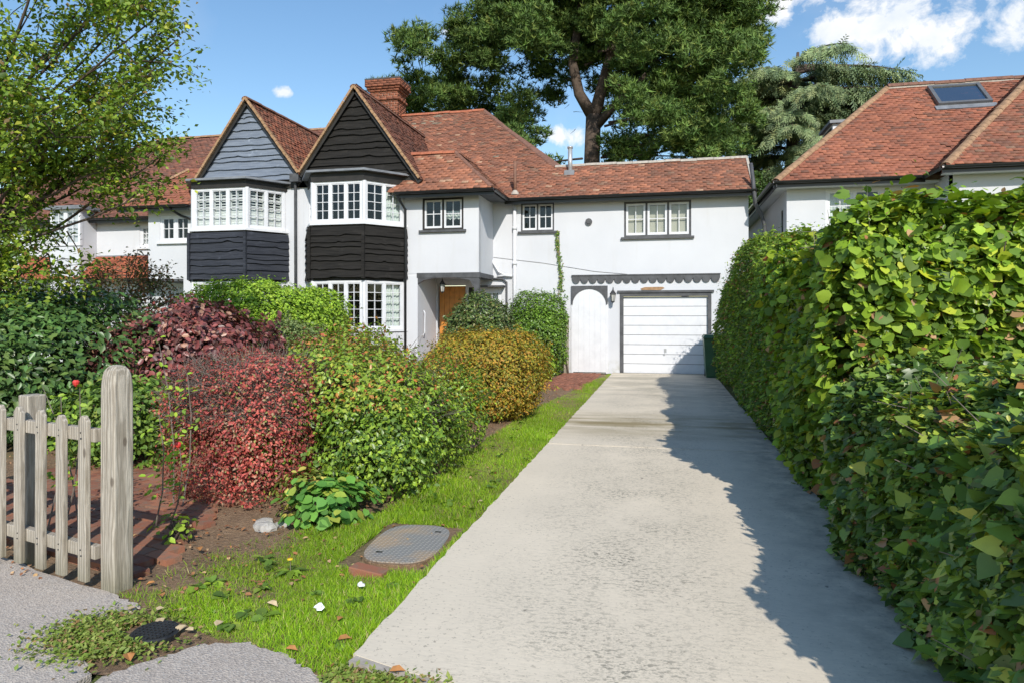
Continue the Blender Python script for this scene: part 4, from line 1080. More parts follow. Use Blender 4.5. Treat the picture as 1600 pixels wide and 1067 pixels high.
def shrub(name, label, cat, loc, rx, ry, h, n, size, pal, tmpl=T_LEAF, mat='leaf_matt', p=2.3, amp=.10, seed=1, up=.5, rnd=.8, zc=.52, group=None, tops=None, twig=None, ntw=0, fill=.35, tone=.25, base=.03, blobs=None, width=1.0, sprays=0, slen=.2):
    """leafy shrub: leaves through a lumpy rounded volume, denser to the outside, on real stems"""
    r = np.random.default_rng(seed)
    root = empty(name, loc, label, cat, group)
    d = unit(r.normal(size=(n, 3)))
    rz_up, rz_dn = h*(1-zc), h*zc
    den = (np.abs(d[:, 0]/rx)**p+np.abs(d[:, 1]/ry)**p+np.abs(d[:, 2]/np.where(d[:, 2] > 0, rz_up, rz_dn*1.12))**p)**(1/p)
    R = 1/den
    ctr = np.array(loc)+np.array((0, 0, h*zc))
    P0 = d*R[:, None]
    lum = vnoise(d*3, 1.3, seed+1)+.6*vnoise(d*3, 3.2, seed+2)
    fine = vnoise(P0*1.0, 15, seed+31)+.6*vnoise(P0, 26, seed+32)
    R = R*(1+amp*lum)+.035*fine*min(1.0, h)
    depth = np.where(r.random(n) < fill, r.random(n)**.7*.6, np.abs(r.normal(0, .05, n)))
    P = ctr+d*(R*(1-depth))[:, None]+r.normal(0, size*.5, (n, 3))
    if blobs is not None:
        for (bx, by, bz, br, frac) in blobs:
            k = int(n*frac); dd = unit(r.normal(size=(k, 3))); rr = br*(1-np.where(r.random(k) < fill, r.random(k)*.6, np.abs(r.normal(0, .06, k))))*(1+.12*vnoise(dd*3, 2, seed+int(abs(bx)*10)))
            P = np.concatenate([P, np.array((bx, by, bz))+dd*rr[:, None]]); d = np.concatenate([d, dd]); depth = np.concatenate([depth, np.zeros(k)])
    if sprays:
        q0 = P[r.choice(np.where(depth < .12)[0], sprays)]; od = unit(q0-ctr); sd = unit(od*.8+np.array((0, 0, .55))+r.normal(0, .35, (sprays, 3))); sl = slen*r.uniform(.4, 1.3, sprays)
        kk = 11; tt = r.uniform(.1, 1, (sprays, kk)); Q = q0[:, None]+sd[:, None]*(sl[:, None]*tt)[..., None]+r.normal(0, size*.35, (sprays, kk, 3))
        Q[..., 2] -= .25*(sl[:, None]*tt**2)
        P = np.concatenate([P, Q.reshape(-1, 3)]); d = np.concatenate([d, np.repeat(od, kk, 0)]); depth = np.concatenate([depth, np.zeros(sprays*kk)])
        twigs('shoots', root, q0-od*.05, q0+sd*sl[:, None]*.95, np.full(sprays, .0022), twig or 'twig_dark')
    keep = P[:, 2] > base
    P, d, depth = P[keep], d[keep], depth[keep]; m = len(P)
    N = d*1.0+np.array((0, 0, up))+r.normal(0, rnd*.6, (m, 3)); T = r.normal(size=(m, 3))+d*.6+np.array((0, 0, -.25))
    C = pick(pal, m, r)
    tn = vnoise(P, 4.0/max(h, .8)*1.3, seed+5); C = C*(1+tone*tn)[:, None]
    if tops:
        q = (P[:, 2]-loc[2])/h+.22*vnoise(P, 3.0, seed+8)+r.normal(0, .08, m); s = q > tops[1]
        C[s] = pick(tops[0], s.sum(), r)
    sz = size*r.uniform(.65, 1.25, m)
    scatter('foliage', root, tmpl, P, N, T, sz, C, mat, r, width)
    # stems rising from the base
    ns = 9; sb = MB()
    for i in range(ns):
        a = random.uniform(0, 6.28); q = random.uniform(.3, .75)
        b0 = Vector(loc)+Vector((math.cos(a)*rx*.12, math.sin(a)*ry*.12, -.03)); e = Vector(loc)+Vector((math.cos(a)*rx*q, math.sin(a)*ry*q, h*random.uniform(.6, .85)))
        mid = (b0+e)/2+Vector((random.uniform(-.06, .06), random.uniform(-.06, .06), -.04*h))
        sb.tube([b0, mid, e], [.022, .015, .006], 5)
    sb.build('stems', 'twig_dark', root)
    if ntw:
        k = ntw; dd = unit(r.normal(size=(k, 3))); dd[:, 2] = np.abs(dd[:, 2])*.8+dd[:, 2]*.2
        dd = unit(dd); dn = (np.abs(dd[:, 0]/rx)**p+np.abs(dd[:, 1]/ry)**p+np.abs(dd[:, 2]/rz_up)**p)**(1/p); RR = 1/dn
        A = ctr+dd*(RR*r.uniform(.62, .95, k))[:, None]; Bq = A+unit(dd*.8+np.array((0, 0, .25))+r.normal(0, .75, (k, 3)))*r.uniform(.06, .20, (k, 1))
        ok = (A[:, 2] > .05) & (Bq[:, 2] > .05)
        twigs('twigs', root, A[ok], Bq[ok], r.uniform(.0015, .0032, ok.sum()), twig or 'twig')
    return root
G_MID = [((.075, .135, .022), 4), ((.11, .18, .03), 3), ((.05, .09, .018), 3), ((.15, .20, .035), 1)]
G_DARK = [((.032, .068, .018), 4), ((.05, .095, .022), 3), ((.075, .12, .03), 2)]
G_LIME = [((.15, .24, .022), 4), ((.20, .29, .03), 3), ((.09, .15, .02), 2)]
G_BRIGHT = [((.125, .20, .02), 4), ((.18, .26, .025), 3), ((.07, .12, .02), 3.5)]

# ------------------------------------------------------------------ shrubs of the front garden
shrub('barberry_bush', 'clipped crimson barberry bush with grey twigs beside the brick path', 'shrub', (-3.26, 4.98, 0), .58, .56, 1.08, 34000, .027,
      [((.29, .055, .048), 4), ((.20, .040, .040), 3), ((.32, .085, .065), 2.6), ((.24, .15, .10), 1.8), ((.13, .035, .032), 2.2), ((.14, .15, .045), .8)], T_LEAF, 'leaf_matt', 4.2, .07, 21, ntw=5200, twig='twig', fill=.5, tone=.35, sprays=260, slen=.10)
shrub('purple_bush', 'large dark purple leaved bush behind the crimson barberry', 'shrub', (-5.85, 7.5, 0), 1.08, .95, 1.42, 18000, .072,
      [((.10, .032, .034), 4), ((.155, .045, .043), 3), ((.06, .026, .026), 3), ((.20, .11, .08), 1.5)], T_OVAL, 'leaf_gloss', 2.3, .18, 22, up=.3, width=1.1, sprays=220, slen=.24)
shrub('rose_bush', 'big glossy green bush with orange young growth beside the crimson barberry', 'shrub', (-2.58, 5.75, 0), .76, .95, .97, 26000, .044, G_BRIGHT+[((.05, .10, .015), 3)], T_LEAF, 'leaf_gloss', 2.4, .30, 23, ntw=900, sprays=620, slen=.30,
      blobs=[(-2.22, 5.05, .42, .46, .16), (-2.25, 6.6, .5, .52, .14), (-3.15, 6.7, .75, .55, .14), (-2.75, 5.3, .75, .42, .10), (-2.95, 6.3, .92, .30, .06)], tops=([((.28, .12, .03), 1.3), ((.12, .19, .02), 6), ((.19, .23, .03), 3), ((.24, .07, .03), .6)], .86))
shrub('spiraea_bush', 'rounded olive and orange leaved bush beside the grass strip', 'shrub', (-2.48, 9.4, 0), .86, .85, 1.12, 36000, .040,
      [((.27, .19, .022), 4), ((.30, .16, .025), 3), ((.19, .18, .02), 4), ((.11, .115, .02), 2.5)], T_LEAF, 'leaf_matt', 2.5, .17, 24, ntw=300, sprays=420, slen=.17)
shrub('bay_laurel', 'round dull green bush standing before the porch door', 'shrub', (-3.47, 12.7, 0), .63, .65, 1.80, 24000, .062, [((.06, .095, .025), 4), ((.09, .115, .035), 3), ((.13, .12, .05), 1), ((.04, .065, .02), 3)], T_LEAF, 'leaf_gloss', 2.4, .12, 25, sprays=160, slen=.2)
shrub('box_bush', 'tall bright green clipped bush against the white wall by the side door', 'shrub', (-3.02, 16.35, 0), .70, .55, 2.02, 24000, .065, [((.075, .14, .018), 4), ((.11, .19, .022), 3), ((.045, .085, .015), 3)], T_LEAF, 'leaf_gloss', 2.8, .09, 26, sprays=120, slen=.15)
shrub('mahonia', 'small yellow green plant below the clipped bush by the brick path', 'plant', (-2.88, 14.6, 0), .5, .4, .72, 1500, .13, G_LIME+[((.26, .27, .03), 2)], T_LONG, 'leaf_gloss', 2.2, .15, 27, up=.9, width=1.3)
shrub('privet_hedge', 'lime green clipped hedge in front of the blue boarded bay', 'hedge', (-7.6, 11.5, 0), 1.55, .8, 1.98, 36000, .07, G_LIME, T_LEAF, 'leaf_matt', 3.0, .11, 28, sprays=220, slen=.22, blobs=[(-6.5, 12.0, 1.35, .62, .12)])
shrub('dark_shrub', 'dark green shrub between the lime hedge and the window bay', 'shrub', (-7.35, 13.3, 0), .75, .5, 1.95, 13000, .075, G_DARK, T_LEAF, 'leaf_matt', 2.6, .08, 29)
shrub('hebe_bush', 'pale grey green rounded bush below the lime hedge', 'shrub', (-5.75, 9.7, 0), .58, .55, 1.38, 16000, .055, [((.13, .17, .06), 4), ((.17, .21, .085), 3), ((.08, .11, .04), 3)], T_LONG, 'leaf_matt', 2.3, .12, 30, width=1.6, sprays=120, slen=.16)
shrub('bed_shrub', 'loose green bush with reddish tips under the bay window', 'shrub', (-4.35, 8.6, 0), 1.0, .9, 1.02, 26000, .055, G_MID+G_LIME, T_LEAF, 'leaf_gloss', 2.3, .28, 31, sprays=420, slen=.32, tops=([((.28, .12, .05), 2), ((.10, .16, .02), 4), ((.22, .07, .06), 1)], .85))
shrub('rhododendron', 'broad dark glossy rhododendron behind the picket fence', 'shrub', (-7.35, 6.6, 0), 1.75, 1.15, 1.62, 20000, .095, G_DARK+[((.055, .115, .03), 3)], T_LONG, 'leaf_gloss', 2.4, .17, 32, up=.8, width=1.7, sprays=120, slen=.25)
shrub('fuchsia', 'low leafy shrub between the fence and the brick path', 'shrub', (-5.1, 5.6, 0), .62, .5, .78, 5000, .055, G_MID, T_OVAL, 'leaf_matt', 2.2, .18, 33)
shrub('geranium', 'small rosette of fresh green leaves at the foot of the barberry', 'plant', (-2.28, 4.35, 0), .30, .24, .26, 420, .07, [((.06, .15, .03), 4), ((.09, .20, .035), 3), ((.20, .24, .04), 1)], T_HAZEL, 'leaf_matt', 2.0, .2, 34, up=1.2, rnd=.5, base=.01)
shrub('variegated_plant', 'small yellow variegated plant under the barberry', 'plant', (-2.50, 4.42, 0), .20, .18, .30, 220, .055, [((.34, .32, .07), 3), ((.16, .20, .04), 3)], T_OVAL, 'leaf_matt', 2.0, .2, 35, up=.6, base=.01)
shrub('seedling', 'tiny bright green seedling growing in the brick path', 'plant', (-2.98, 3.72, 0), .10, .10, .17, 60, .05, G_LIME, T_OVAL, 'leaf_matt', 2.0, .2, 36, up=1.0, base=.01)
# rose shoots with flowers by the fence
rs = empty('climbing_rose', (-3.4, 4.0, 0), 'thin rose shoots with a red bloom behind the picket fence', 'rose')
r_ = np.random.default_rng(77); sb = MB(); LP = []
for bx, by, tx, ty, tz in ((-3.75, 3.62, -3.55, 3.55, .98), (-3.2, 3.9, -3.0, 3.75, .62), (-3.9, 3.9, -4.1, 3.8, .95), (-3.3, 3.9, -3.15, 3.75, .8), (-3.95, 3.7, -3.9, 3.75, .9), (-3.6, 4.45, -3.66, 4.36, 1.22), (-3.5, 4.42, -3.42, 4.36, 1.0)):
    pts = [Vector((bx, by, 0)).lerp(Vector((tx, ty, tz)), t)+Vector((.06*math.sin(t*3), 0, 0)) for t in (0, .35, .7, 1)]
    sb.tube(pts, [.006, .005, .004, .002], 5)
    for k in range(46):
        t = .35+.65*random.random(); p = pts[0].lerp(pts[3], t); LP.append(p+Vector((random.gauss(0, .05), random.gauss(0, .05), random.gauss(0, .03))))
sb.build('stems', 'twig', rs); LP = np.array(LP); k = len(LP)
scatter('foliage', rs, T_OVAL, LP, r_.normal(0, .5, (k, 3))+(0, -.3, .8), r_.normal(size=(k, 3)), .045, pick(G_LIME, k, r_), 'leaf_matt', r_)
for (x, y, z) in ((-3.55, 3.53, 1.0), (-3.0, 3.75, .60)):
    f = MB()
    for q in range(3): f.lathe((x, y, z), [(.006, -.012), (.016-.004*q, 0), (.020-.005*q, .016), (.012-.003*q, .028)], 8)
    f.build('bloom', 'petal', rs)

# climber on the wing wall
iv = empty('climbing_plant', (-2.6, 17.05, 1.8), 'thin strand of ivy climbing the white wall', 'climber')
k = 420; t = r_.random(k); P = np.stack([-2.60+.05*np.sin(t*5)+r_.normal(0, .022, k)+np.where(t < .2, r_.normal(0, .09, k), 0), 17.065+r_.normal(0, .012, k), 1.75+1.8*t], 1)
scatter('foliage', iv, T_LEAF, P, r_.normal(0, .5, (k, 3))+(0, -1, .3), r_.normal(size=(k, 3))+(0, 0, .5), .055, pick(G_MID+[((.2, .17, .09), 2)], k, r_), 'leaf_matt', r_)
MB().tube([(-2.85, 17.06, 1.2), (-2.62, 17.07, 1.8), (-2.58, 17.08, 2.6), (-2.6, 17.08, 3.5)], .008, 5).build('stem', 'twig', iv)

# ------------------------------------------------------------------ hedges along the drive
def hedge(name, label, y0, y1, xf, depth, hfun, n, size, pal, tmpl, mat, seed, amp, singles=0, end=True, inner=.3, sun_pal=None, brown=0.0, ntw=0, width=1.0, droop=.5, shoots=0):
    r = np.random.default_rng(seed); root = empty(name, (xf+depth/2, (y0+y1)/2, 0), label, 'hedge')
    hm = float(np.mean([hfun(y) for y in np.linspace(y0, y1, 9)]))
    aS, aT, aE = (y1-y0)*hm, (y1-y0)*depth, depth*hm*(1.0 if end else 0)
    pr = np.array([aS, aT, aE]); pr = pr/pr.sum(); w = r.choice(3, n, p=pr)
    y = r.uniform(y0, y1, n); hh = np.array([hfun(v) for v in y]); z = r.random(n)*hh; x = xf+r.random(n)*depth
    nrm = np.zeros((n, 3)); a = w == 0; b = w == 1; c = w == 2
    x[a] = xf; nrm[a] = (-1, 0, .15); z[b] = hh[b]; nrm[b] = (0, 0, 1); y[c] = y0; z[c] = r.random(c.sum())*hfun(y0); nrm[c] = (0, -1, .1)
    P = np.stack([x, y, z], 1); hr = np.maximum(hh, .5)
    # rounded shoulders: pull points near the top edges inward
    e = np.clip((z-(hr-.45))/.45, 0, 1); P[a, 0] += (e[a]**2)*.30; P[c, 1] += (e[c]**2)*.25
    q = np.clip(1-(x-xf)/.45, 0, 1); P[b, 2] -= (q[b]**2)*.22
    P[a, 0] += .05*np.clip(1-z[a]/.5, 0, 1)
    bul = amp*(vnoise(P, 1.3, seed+1)+.8*vnoise(P, 4.5, seed+2))+.05*(vnoise(P, 11, seed+3)+.7*vnoise(P, 19, seed+4)); dp = np.where(r.random(n) < inner, r.random(n)*.45, np.abs(r.normal(0, .035, n)))
    P = P+nrm*(bul-dp)[:, None]+r.normal(0, .015, (n, 3))
    if shoots:
        k = r.choice(n, shoots); P[k] += (np.array((0, 0, 1.))*r.uniform(.02, .22, (shoots, 1))+nrm[k]*r.uniform(0, .12, (shoots, 1)))*np.clip(.35+.8*vnoise(P[k], 3.0, seed+11), 0, 1)[:, None]
    ok = P[:, 2] > .02; P, nrm, dp = P[ok], nrm[ok], dp[ok]; m = len(P)
    N = nrm*.7+np.array((0, -.15, .75))+r.normal(0, .62, (m, 3)); T = nrm*.8+r.normal(0, .7, (m, 3))+np.array((0, 0, -droop))
    C = pick(pal, m, r)*(1+.22*vnoise(P, 2.2, seed+5))[:, None]
    if sun_pal:  # sunlight painted into the leaf colour: some leaves near the top go lighter
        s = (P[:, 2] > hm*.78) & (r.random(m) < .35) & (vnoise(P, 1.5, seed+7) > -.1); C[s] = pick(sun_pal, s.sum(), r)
    if brown:
        s = r.random(m) < brown*(1+.8*vnoise(P, 2.5, seed+6)); C[s] = pick([((.20, .085, .035), 3), ((.27, .16, .08), 2)], s.sum(), r)
    sz = size*np.clip(r.lognormal(-.15, .38, m), .35, 1.7)
    if singles:
        # the leaves that show largest, each one its own object
        camd = np.linalg.norm(P-np.array((0, 0, 1.42)), axis=1)
        idx = np.where((dp < .05) & (P[:, 1] > 1.2) & (P[:, 2] > .1))[0]
        ang = np.degrees(np.arctan2(P[idx, 0], P[idx, 1])); idx = idx[ang < 25.5]
        score = sz[idx]/camd[idx]; idx = idx[np.argsort(-score)[:singles*3]]; idx = r.choice(idx, min(singles, len(idx)), replace=False)
        B_, T_, N_ = frames(N[idx].copy(), T[idx].copy(), r); meshes = []
        for q in range(14):
            cc = C[idx[r.choice(np.where(C[idx, 1] > C[idx, 0])[0])]]; tv = tmpl[0]*np.array((r.uniform(.85, 1.12), 1, r.uniform(.3, 1.8)))
            meshes.append(mesh_fast('leaf', tv, tmpl[1], mat, np.tile(np.clip(cc, .01, .9), (len(tmpl[1]), 1))))
        for j, k in enumerate(idx):
            R3 = Matrix((B_[j].tolist(), T_[j].tolist(), N_[j].tolist())).transposed().to_4x4()
            link_mesh('leaf', meshes[j % 14], Matrix.Translation(P[k].tolist()) @ R3 @ Matrix.Scale(float(sz[k]), 4), root)
        msk = np.ones(m, bool); msk[idx] = False; P, N, T, sz, C = P[msk], N[msk], T[msk], sz[msk], C[msk]
    ni = n//4; yi = r.uniform(y0+.15, y1, ni); hi = np.array([hfun(v) for v in yi])
    Pi = np.stack([xf+.22+r.random(ni)*min(depth-.3, .9), yi, .05+r.random(ni)*(hi-.3)], 1)
    scatter('inner_foliage', root, T_OVAL, Pi, r.normal(size=(ni, 3)), r.normal(size=(ni, 3)), .13*r.uniform(.7, 1.3, ni), pick(pal, ni, r), 'leaf_matt', r, 1.5)
    mixed = r.random(len(P)) < (.45 if singles else 0)
    if singles:
        q = mixed; scatter('small_foliage', root, T_OVAL, P[q], N[q]+r.normal(0, .3, (q.sum(), 3)), T[q], sz[q]*.62, C[q]*.8, 'leaf_gloss', r)
    P, N, T, sz, C = P[~mixed], N[~mixed], T[~mixed], sz[~mixed], C[~mixed]
    scatter('foliage', root, tmpl, P, N, T, sz, C, mat, r, width)
    if ntw:
        A = np.stack([np.full(ntw, xf+.04)+r.random(ntw)*.25, r.uniform(y0, y1, ntw), r.random(ntw)*hm*.95], 1); Bq = A+unit(r.normal(0, .6, (ntw, 3))+np.array((-.3, 0, .7)))*r.uniform(.08, .28, (ntw, 1))
        Bq[:, 2] = np.maximum(Bq[:, 2], .03)
        twigs('twigs', root, A, Bq, r.uniform(.0015, .004, ntw), 'twig')
    st = MB(); ny = int((y1-y0)/.35)
    for i in range(ny):
        for xx in (.35, .8):
            bx, by = xf+xx+random.uniform(-.1, .1), y0+.25+i*.35+random.uniform(-.1, .1); hh_ = hfun(by)
            st.tube([(bx, by, -.03), (bx+random.uniform(-.1, .1), by+random.uniform(-.1, .1), hh_*.5), (bx+random.uniform(-.2, .2), by+random.uniform(-.2, .2), hh_*.88)], [.03, .022, .008], 5)
    st.build('stems', 'twig_dark', root)
    return root
HZ = [((.115, .19, .018), 4), ((.165, .24, .02), 3.2), ((.065, .115, .016), 5), ((.22, .26, .022), 1.0)]
hedge('ivy_hedge', 'low ivy covered hedge beside the front of the drive', 1.75, 4.55, 1.05, 1.6, lambda y: 1.17-.04*(y-3), 52000, .052,
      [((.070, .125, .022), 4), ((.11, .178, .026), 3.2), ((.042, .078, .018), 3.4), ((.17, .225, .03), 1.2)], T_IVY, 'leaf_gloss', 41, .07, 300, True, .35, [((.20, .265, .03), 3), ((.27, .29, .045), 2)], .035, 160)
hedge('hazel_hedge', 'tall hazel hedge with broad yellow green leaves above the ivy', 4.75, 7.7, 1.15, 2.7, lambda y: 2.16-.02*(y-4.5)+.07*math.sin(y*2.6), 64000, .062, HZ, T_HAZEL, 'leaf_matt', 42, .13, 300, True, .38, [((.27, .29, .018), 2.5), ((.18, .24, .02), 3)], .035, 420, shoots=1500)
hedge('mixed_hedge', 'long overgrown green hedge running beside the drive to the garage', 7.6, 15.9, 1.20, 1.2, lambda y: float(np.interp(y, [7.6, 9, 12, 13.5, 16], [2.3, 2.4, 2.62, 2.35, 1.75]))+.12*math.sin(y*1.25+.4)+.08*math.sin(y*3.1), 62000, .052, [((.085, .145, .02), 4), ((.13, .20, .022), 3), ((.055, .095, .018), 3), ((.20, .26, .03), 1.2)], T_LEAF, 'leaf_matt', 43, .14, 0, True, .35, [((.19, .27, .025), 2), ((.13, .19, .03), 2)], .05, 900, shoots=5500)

# ------------------------------------------------------------------ grass: nobody could count the blades
def in_grass(x, y):
    lb = np.interp(y, [2.4, 2.6, 2.9, 3.3, 3.8, 4.2, 4.6, 6.0, 7.5, 10.2, 13, 15, 17], [-2.2, -2.4, -2.75, -2.72, -2.66, -2.25, -2.0, -1.95, -2.02, -1.98, -1.72, -1.55, -1.36])
    fr = np.interp(x, [-2.85, -2.5, -1.92, -1.72, -1.28, -1.2], [3.0, 2.88, 2.66, 2.65, 2.46, 2.44])
    return (x > lb) & (x < -1.245+.02*np.sin(y*9)+.015*np.sin(y*23)) & (y > fr) & (y < 17)
r_ = np.random.default_rng(55)
yy = np.concatenate([r_.uniform(2.3, 4.6, 120000), r_.uniform(4.6, 9, 70000), r_.uniform(9, 17, 60000)]); xx = r_.uniform(-2.9, -1.27, len(yy))
ok = in_grass(xx, yy)
Pq = np.stack([xx, yy, np.zeros(len(xx))], 1)
pat = vnoise(Pq, 2.6, 91)+.6*vnoise(Pq, 8, 92)
edge = np.clip((xx+2.25)/.7, -.7, .6)
dns = pat*.7+edge+.44+.45*np.exp(-((yy-3.0)/.45)**2)+np.where(yy > 6, .35, 0)
ok &= r_.random(len(xx)) < np.clip(dns, .05, 1)
ok &= ~((xx > -1.84) & (xx < -1.30) & (yy > 3.58) & (yy < 4.42))
ok &= ~((xx > -1.70) & (xx < -1.50) & (yy > 3.46) & (yy < 3.58))
P = Pq[ok]; k = len(P); P[:, 2] = -.012
C = pick([((.155, .265, .014), 5), ((.20, .31, .016), 3.5), ((.10, .185, .016), 3), ((.28, .26, .10), 1.2)], k, r_)*(1+.25*vnoise(P, 3, 93))[:, None]
ln = (.040+.026*vnoise(P, 4, 94))*r_.uniform(.4, 1.5, k)*np.where(P[:, 1] > 4.6, .95, .72); ln = np.clip(ln, .014, .13)
up = np.stack([r_.normal(0, .62, k), r_.normal(0, .62, k), np.ones(k)], 1)
o = scatter('grass', None, T_BLADE, P, r_.normal(size=(k, 3))*(1, 1, .15), up, ln, C, 'grass_blade', r_, width=1.15)
tag(o, 'bright green grass strip beside the concrete drive', 'grass', None, 'stuff')
rw = empty('dandelion', (-2.02, 3.42, 0), 'yellow flowering dandelion in the grass', 'plant')
kk = 16; a_ = r_.uniform(0, 6.28, kk); Pd = np.tile((-2.02, 3.42, .015), (kk, 1)); Td = np.stack([np.cos(a_), np.sin(a_), r_.uniform(.2, .6, kk)], 1)
scatter('leaves', rw, T_LONG, Pd, np.tile((0., 0., 1.), (kk, 1)), Td, .10*r_.uniform(.7, 1.2, kk), pick(G_BRIGHT, kk, r_), 'leaf_matt', r_, 1.3)
MB().tube([(-2.02, 3.42, 0), (-2.02, 3.415, .075)], .002, 5).build('stalk', 'twig', rw); MB().lathe((-2.02, 3.415, .072), [(.004, 0), (.016, .006), (.014, .011), (.004, .013)], 12).build('bloom', 'yellow_petal', rw)
wsp = []
for i in range(46):
    wy = random.choice((random.uniform(2.7, 4.6), random.uniform(4.6, 9))); wx_ = random.uniform(-2.5 if wy < 3.6 else -1.9, -1.32)
    if 3.5 < wy < 4.5 and wx_ > -1.9: continue
    for q in range(random.randint(5, 10)): wsp.append((wx_, wy, .012))
Pw_ = np.array(wsp); kk = len(Pw_); a_ = r_.uniform(0, 6.28, kk)
o = scatter('lawn_weeds', None, T_OVAL, Pw_+r_.normal(0, .006, (kk, 3))*(1, 1, .3), np.tile((0., 0., 1.), (kk, 1))+r_.normal(0, .2, (kk, 3)), np.stack([np.cos(a_), np.sin(a_), r_.uniform(.15, .7, kk)], 1), .06*r_.uniform(.6, 1.3, kk), pick(G_MID+G_BRIGHT, kk, r_), 'leaf_matt', r_, 1.2)
tag(o, 'broad leaved weeds dotted through the grass strip', 'weeds', None, 'stuff')
# creeping weeds over the pavement edge
k0 = 7000; xw = np.concatenate([r_.normal(-2.40, .13, k0), r_.uniform(-1.3, -.8, 1500)]); yw = np.concatenate([r_.normal(2.57, .10, k0), 2.47+r_.normal(0, .035, 1500)])
Pw = np.stack([xw, yw, np.zeros(len(xw))], 1); keep = (vnoise(Pw, 7, 95) > -.35) & (np.hypot((xw+2.22)/.17, (yw-2.63)/.10) > 1.0); Pw = Pw[keep]; k = len(Pw); Pw[:, 2] = .004+np.abs(r_.normal(0, .010, k))
o = scatter('creeping_weeds', None, T_LEAF, Pw, r_.normal(0, .5, (k, 3))+(0, 0, 1), r_.normal(size=(k, 3)), .022*r_.uniform(.6, 1.4, k), pick([((.12, .17, .03), 4), ((.17, .20, .05), 2), ((.20, .13, .06), 1)], k, r_), 'leaf_matt', r_)
tag(o, 'mat of creeping weeds spreading over the pavement edge', 'weeds', None, 'stuff')
# fallen leaves and mulch on the soil
k = 7000; xl = r_.uniform(-6.5, -1.3, k); yl = r_.uniform(3.0, 13, k); sel = (r_.random(k) < .22) | (xl < -1.9); xl, yl = xl[sel], yl[sel]; k = len(xl)
Pl = np.stack([xl, yl, np.full(k, .012)], 1)
o = scatter('leaf_litter', None, T_OVAL, Pl, r_.normal(0, .3, (k, 3))+(0, 0, 1), r_.normal(size=(k, 3)), .026*r_.uniform(.5, 1.5, k), pick([((.25, .11, .05), 4), ((.17, .08, .045), 4), ((.34, .22, .12), 2)], k, r_), 'leaf_matt', r_)
tag(o, 'brown fallen leaves scattered over the garden soil', 'leaf litter', None, 'stuff')

# ------------------------------------------------------------------ trees
def limb(mb, a, b, r0, r1, bend=.1, n=5, sides=7):
    a, b = Vector(a), Vector(b); L = (b-a).length; off = Vector((random.uniform(-1, 1), random.uniform(-1, 1), random.uniform(-.3, .6)))*bend*L
    pts = [a.lerp(b, t)+off*math.sin(math.pi*t)*(.7+.3*math.sin(t*7)) for t in [i/n for i in range(n+1)]]
    mb.tube(pts, [r0+(r1-r0)*i/n for i in range(n+1)], sides); return pts
# great pine behind the house
pine = empty('pine_tree', (-3.3, 32, 0), 'huge dark green pine towering behind the garage wing', 'tree')
CL = [(-11.53, 12.3, 1.07), (-10.37, 13.16, 1.38), (-10.7, 11.55, .86), (-12.3, 11.78, .55), (-9.07, 13.99, 1.84), (-8.42, 15.49, 1.84), (-9.71, 12.17, 1.22), (-7.79, 12.04, 1.38), (-7.15, 10.45, 1.07), (-6.46, 9.25, .86), (-7.79, 17.28, 1.84), (-5.59, 16.44, 2.45), (-3.17, 17.1, 2.75), (-.53, 16.52, 2.75), (1.74, 15.7, 2.45), (3.39, 14.96, 1.38), (-5.59, 14.01, 1.84), (-2.87, 14.38, 2.2), (-.24, 13.85, 2.45), (2.01, 13.66, 2.14), (3.39, 13.25, 1.1), (-1.4, 12.18, 1.5), (.61, 11.45, 1.84), (2.29, 11.62, 1.68), (-1.11, 10.09, 1.3), (.61, 9.55, 1.5), (2.29, 9.74, 1.53), (3.12, 10.7, 1.1), (-1.98, 9.19, .8), (1.46, 8.63, 1.1), (-4.07, 19.9, 3.36), (-.82, 19.79, 3.36), (1.18, 18.37, 2.45), (-2.28, 22.65, 2.75), (-6.2, 18.5, 2.4), (-4.2, 15.4, 1.8)]
r_ = np.random.default_rng(66); tr = MB()
tr.tube([(-3.35, 32, -.1), (-3.3, 32, 4), (-3.32, 32, 8.7), (-3.25, 32, 10.8)], [.62, .46, .37, .35], 12)
tr.tube([(-3.25, 32, 10.7), (-3.9, 31.8, 11.8), (-4.2, 31.8, 13.2), (-3.9, 31.9, 15.5), (-3.4, 32, 18)], [.30, .25, .22, .18, .12], 9); tr.tube([(-3.25, 32, 10.6), (-2.9, 32.1, 12), (-2.5, 32.2, 13.5), (-2.0, 32.2, 16), (-1.8, 32, 19.5)], [.31, .27, .23, .16, .1], 9)
tr.tube([(-3.2, 32, 10.2), (-2.0, 31.6, 11.3), (-.8, 31.3, 12.3)], [.24, .18, .1], 8)
PP, NN, TT, SS = [], [], [], []
for ci, (x, z, rr) in enumerate(CL):
    for rep in range(2):
        y = 32+random.uniform(-1.6, 1.6)*(1 if rr < 1.3 else 1.6)+(-1.1 if rep == 0 else 1.6)
        c0 = Vector((x, y, z)); src = Vector((-3.3+random.uniform(-.4, .4)+(-.7 if x < -4 else .6 if x > -2 else 0), 32, min(max(z-1.2, 8.8), 17)))
        if rep == 1 and x > -7: limb(tr, src, c0, .06, .02, .14, 5, 6)
        nb_ = max(6, int(rr*rr*5.6)); sub = unit(r_.normal(size=(nb_, 3)))*(rr*r_.random((nb_, 1))**.45)*np.array((1, 1.0, .85))
        for s in sub:
            cc = np.array(c0)+s; br = r_.uniform(.45, .75); kk = int(38*br/.5)
            d = unit(r_.normal(size=(kk, 3))+np.array((0, 0, .6))); q = cc+d*br*(r_.random((kk, 1))**.4)*np.array((1.15, 1.15, .62))
            PP.append(q); TT.append(d*.8+np.array((0, 0, 1.1))); SS.append(r_.uniform(.24, .38, kk))
PP = np.concatenate(PP); TT = np.concatenate(TT); SS = np.concatenate(SS); k = len(PP)
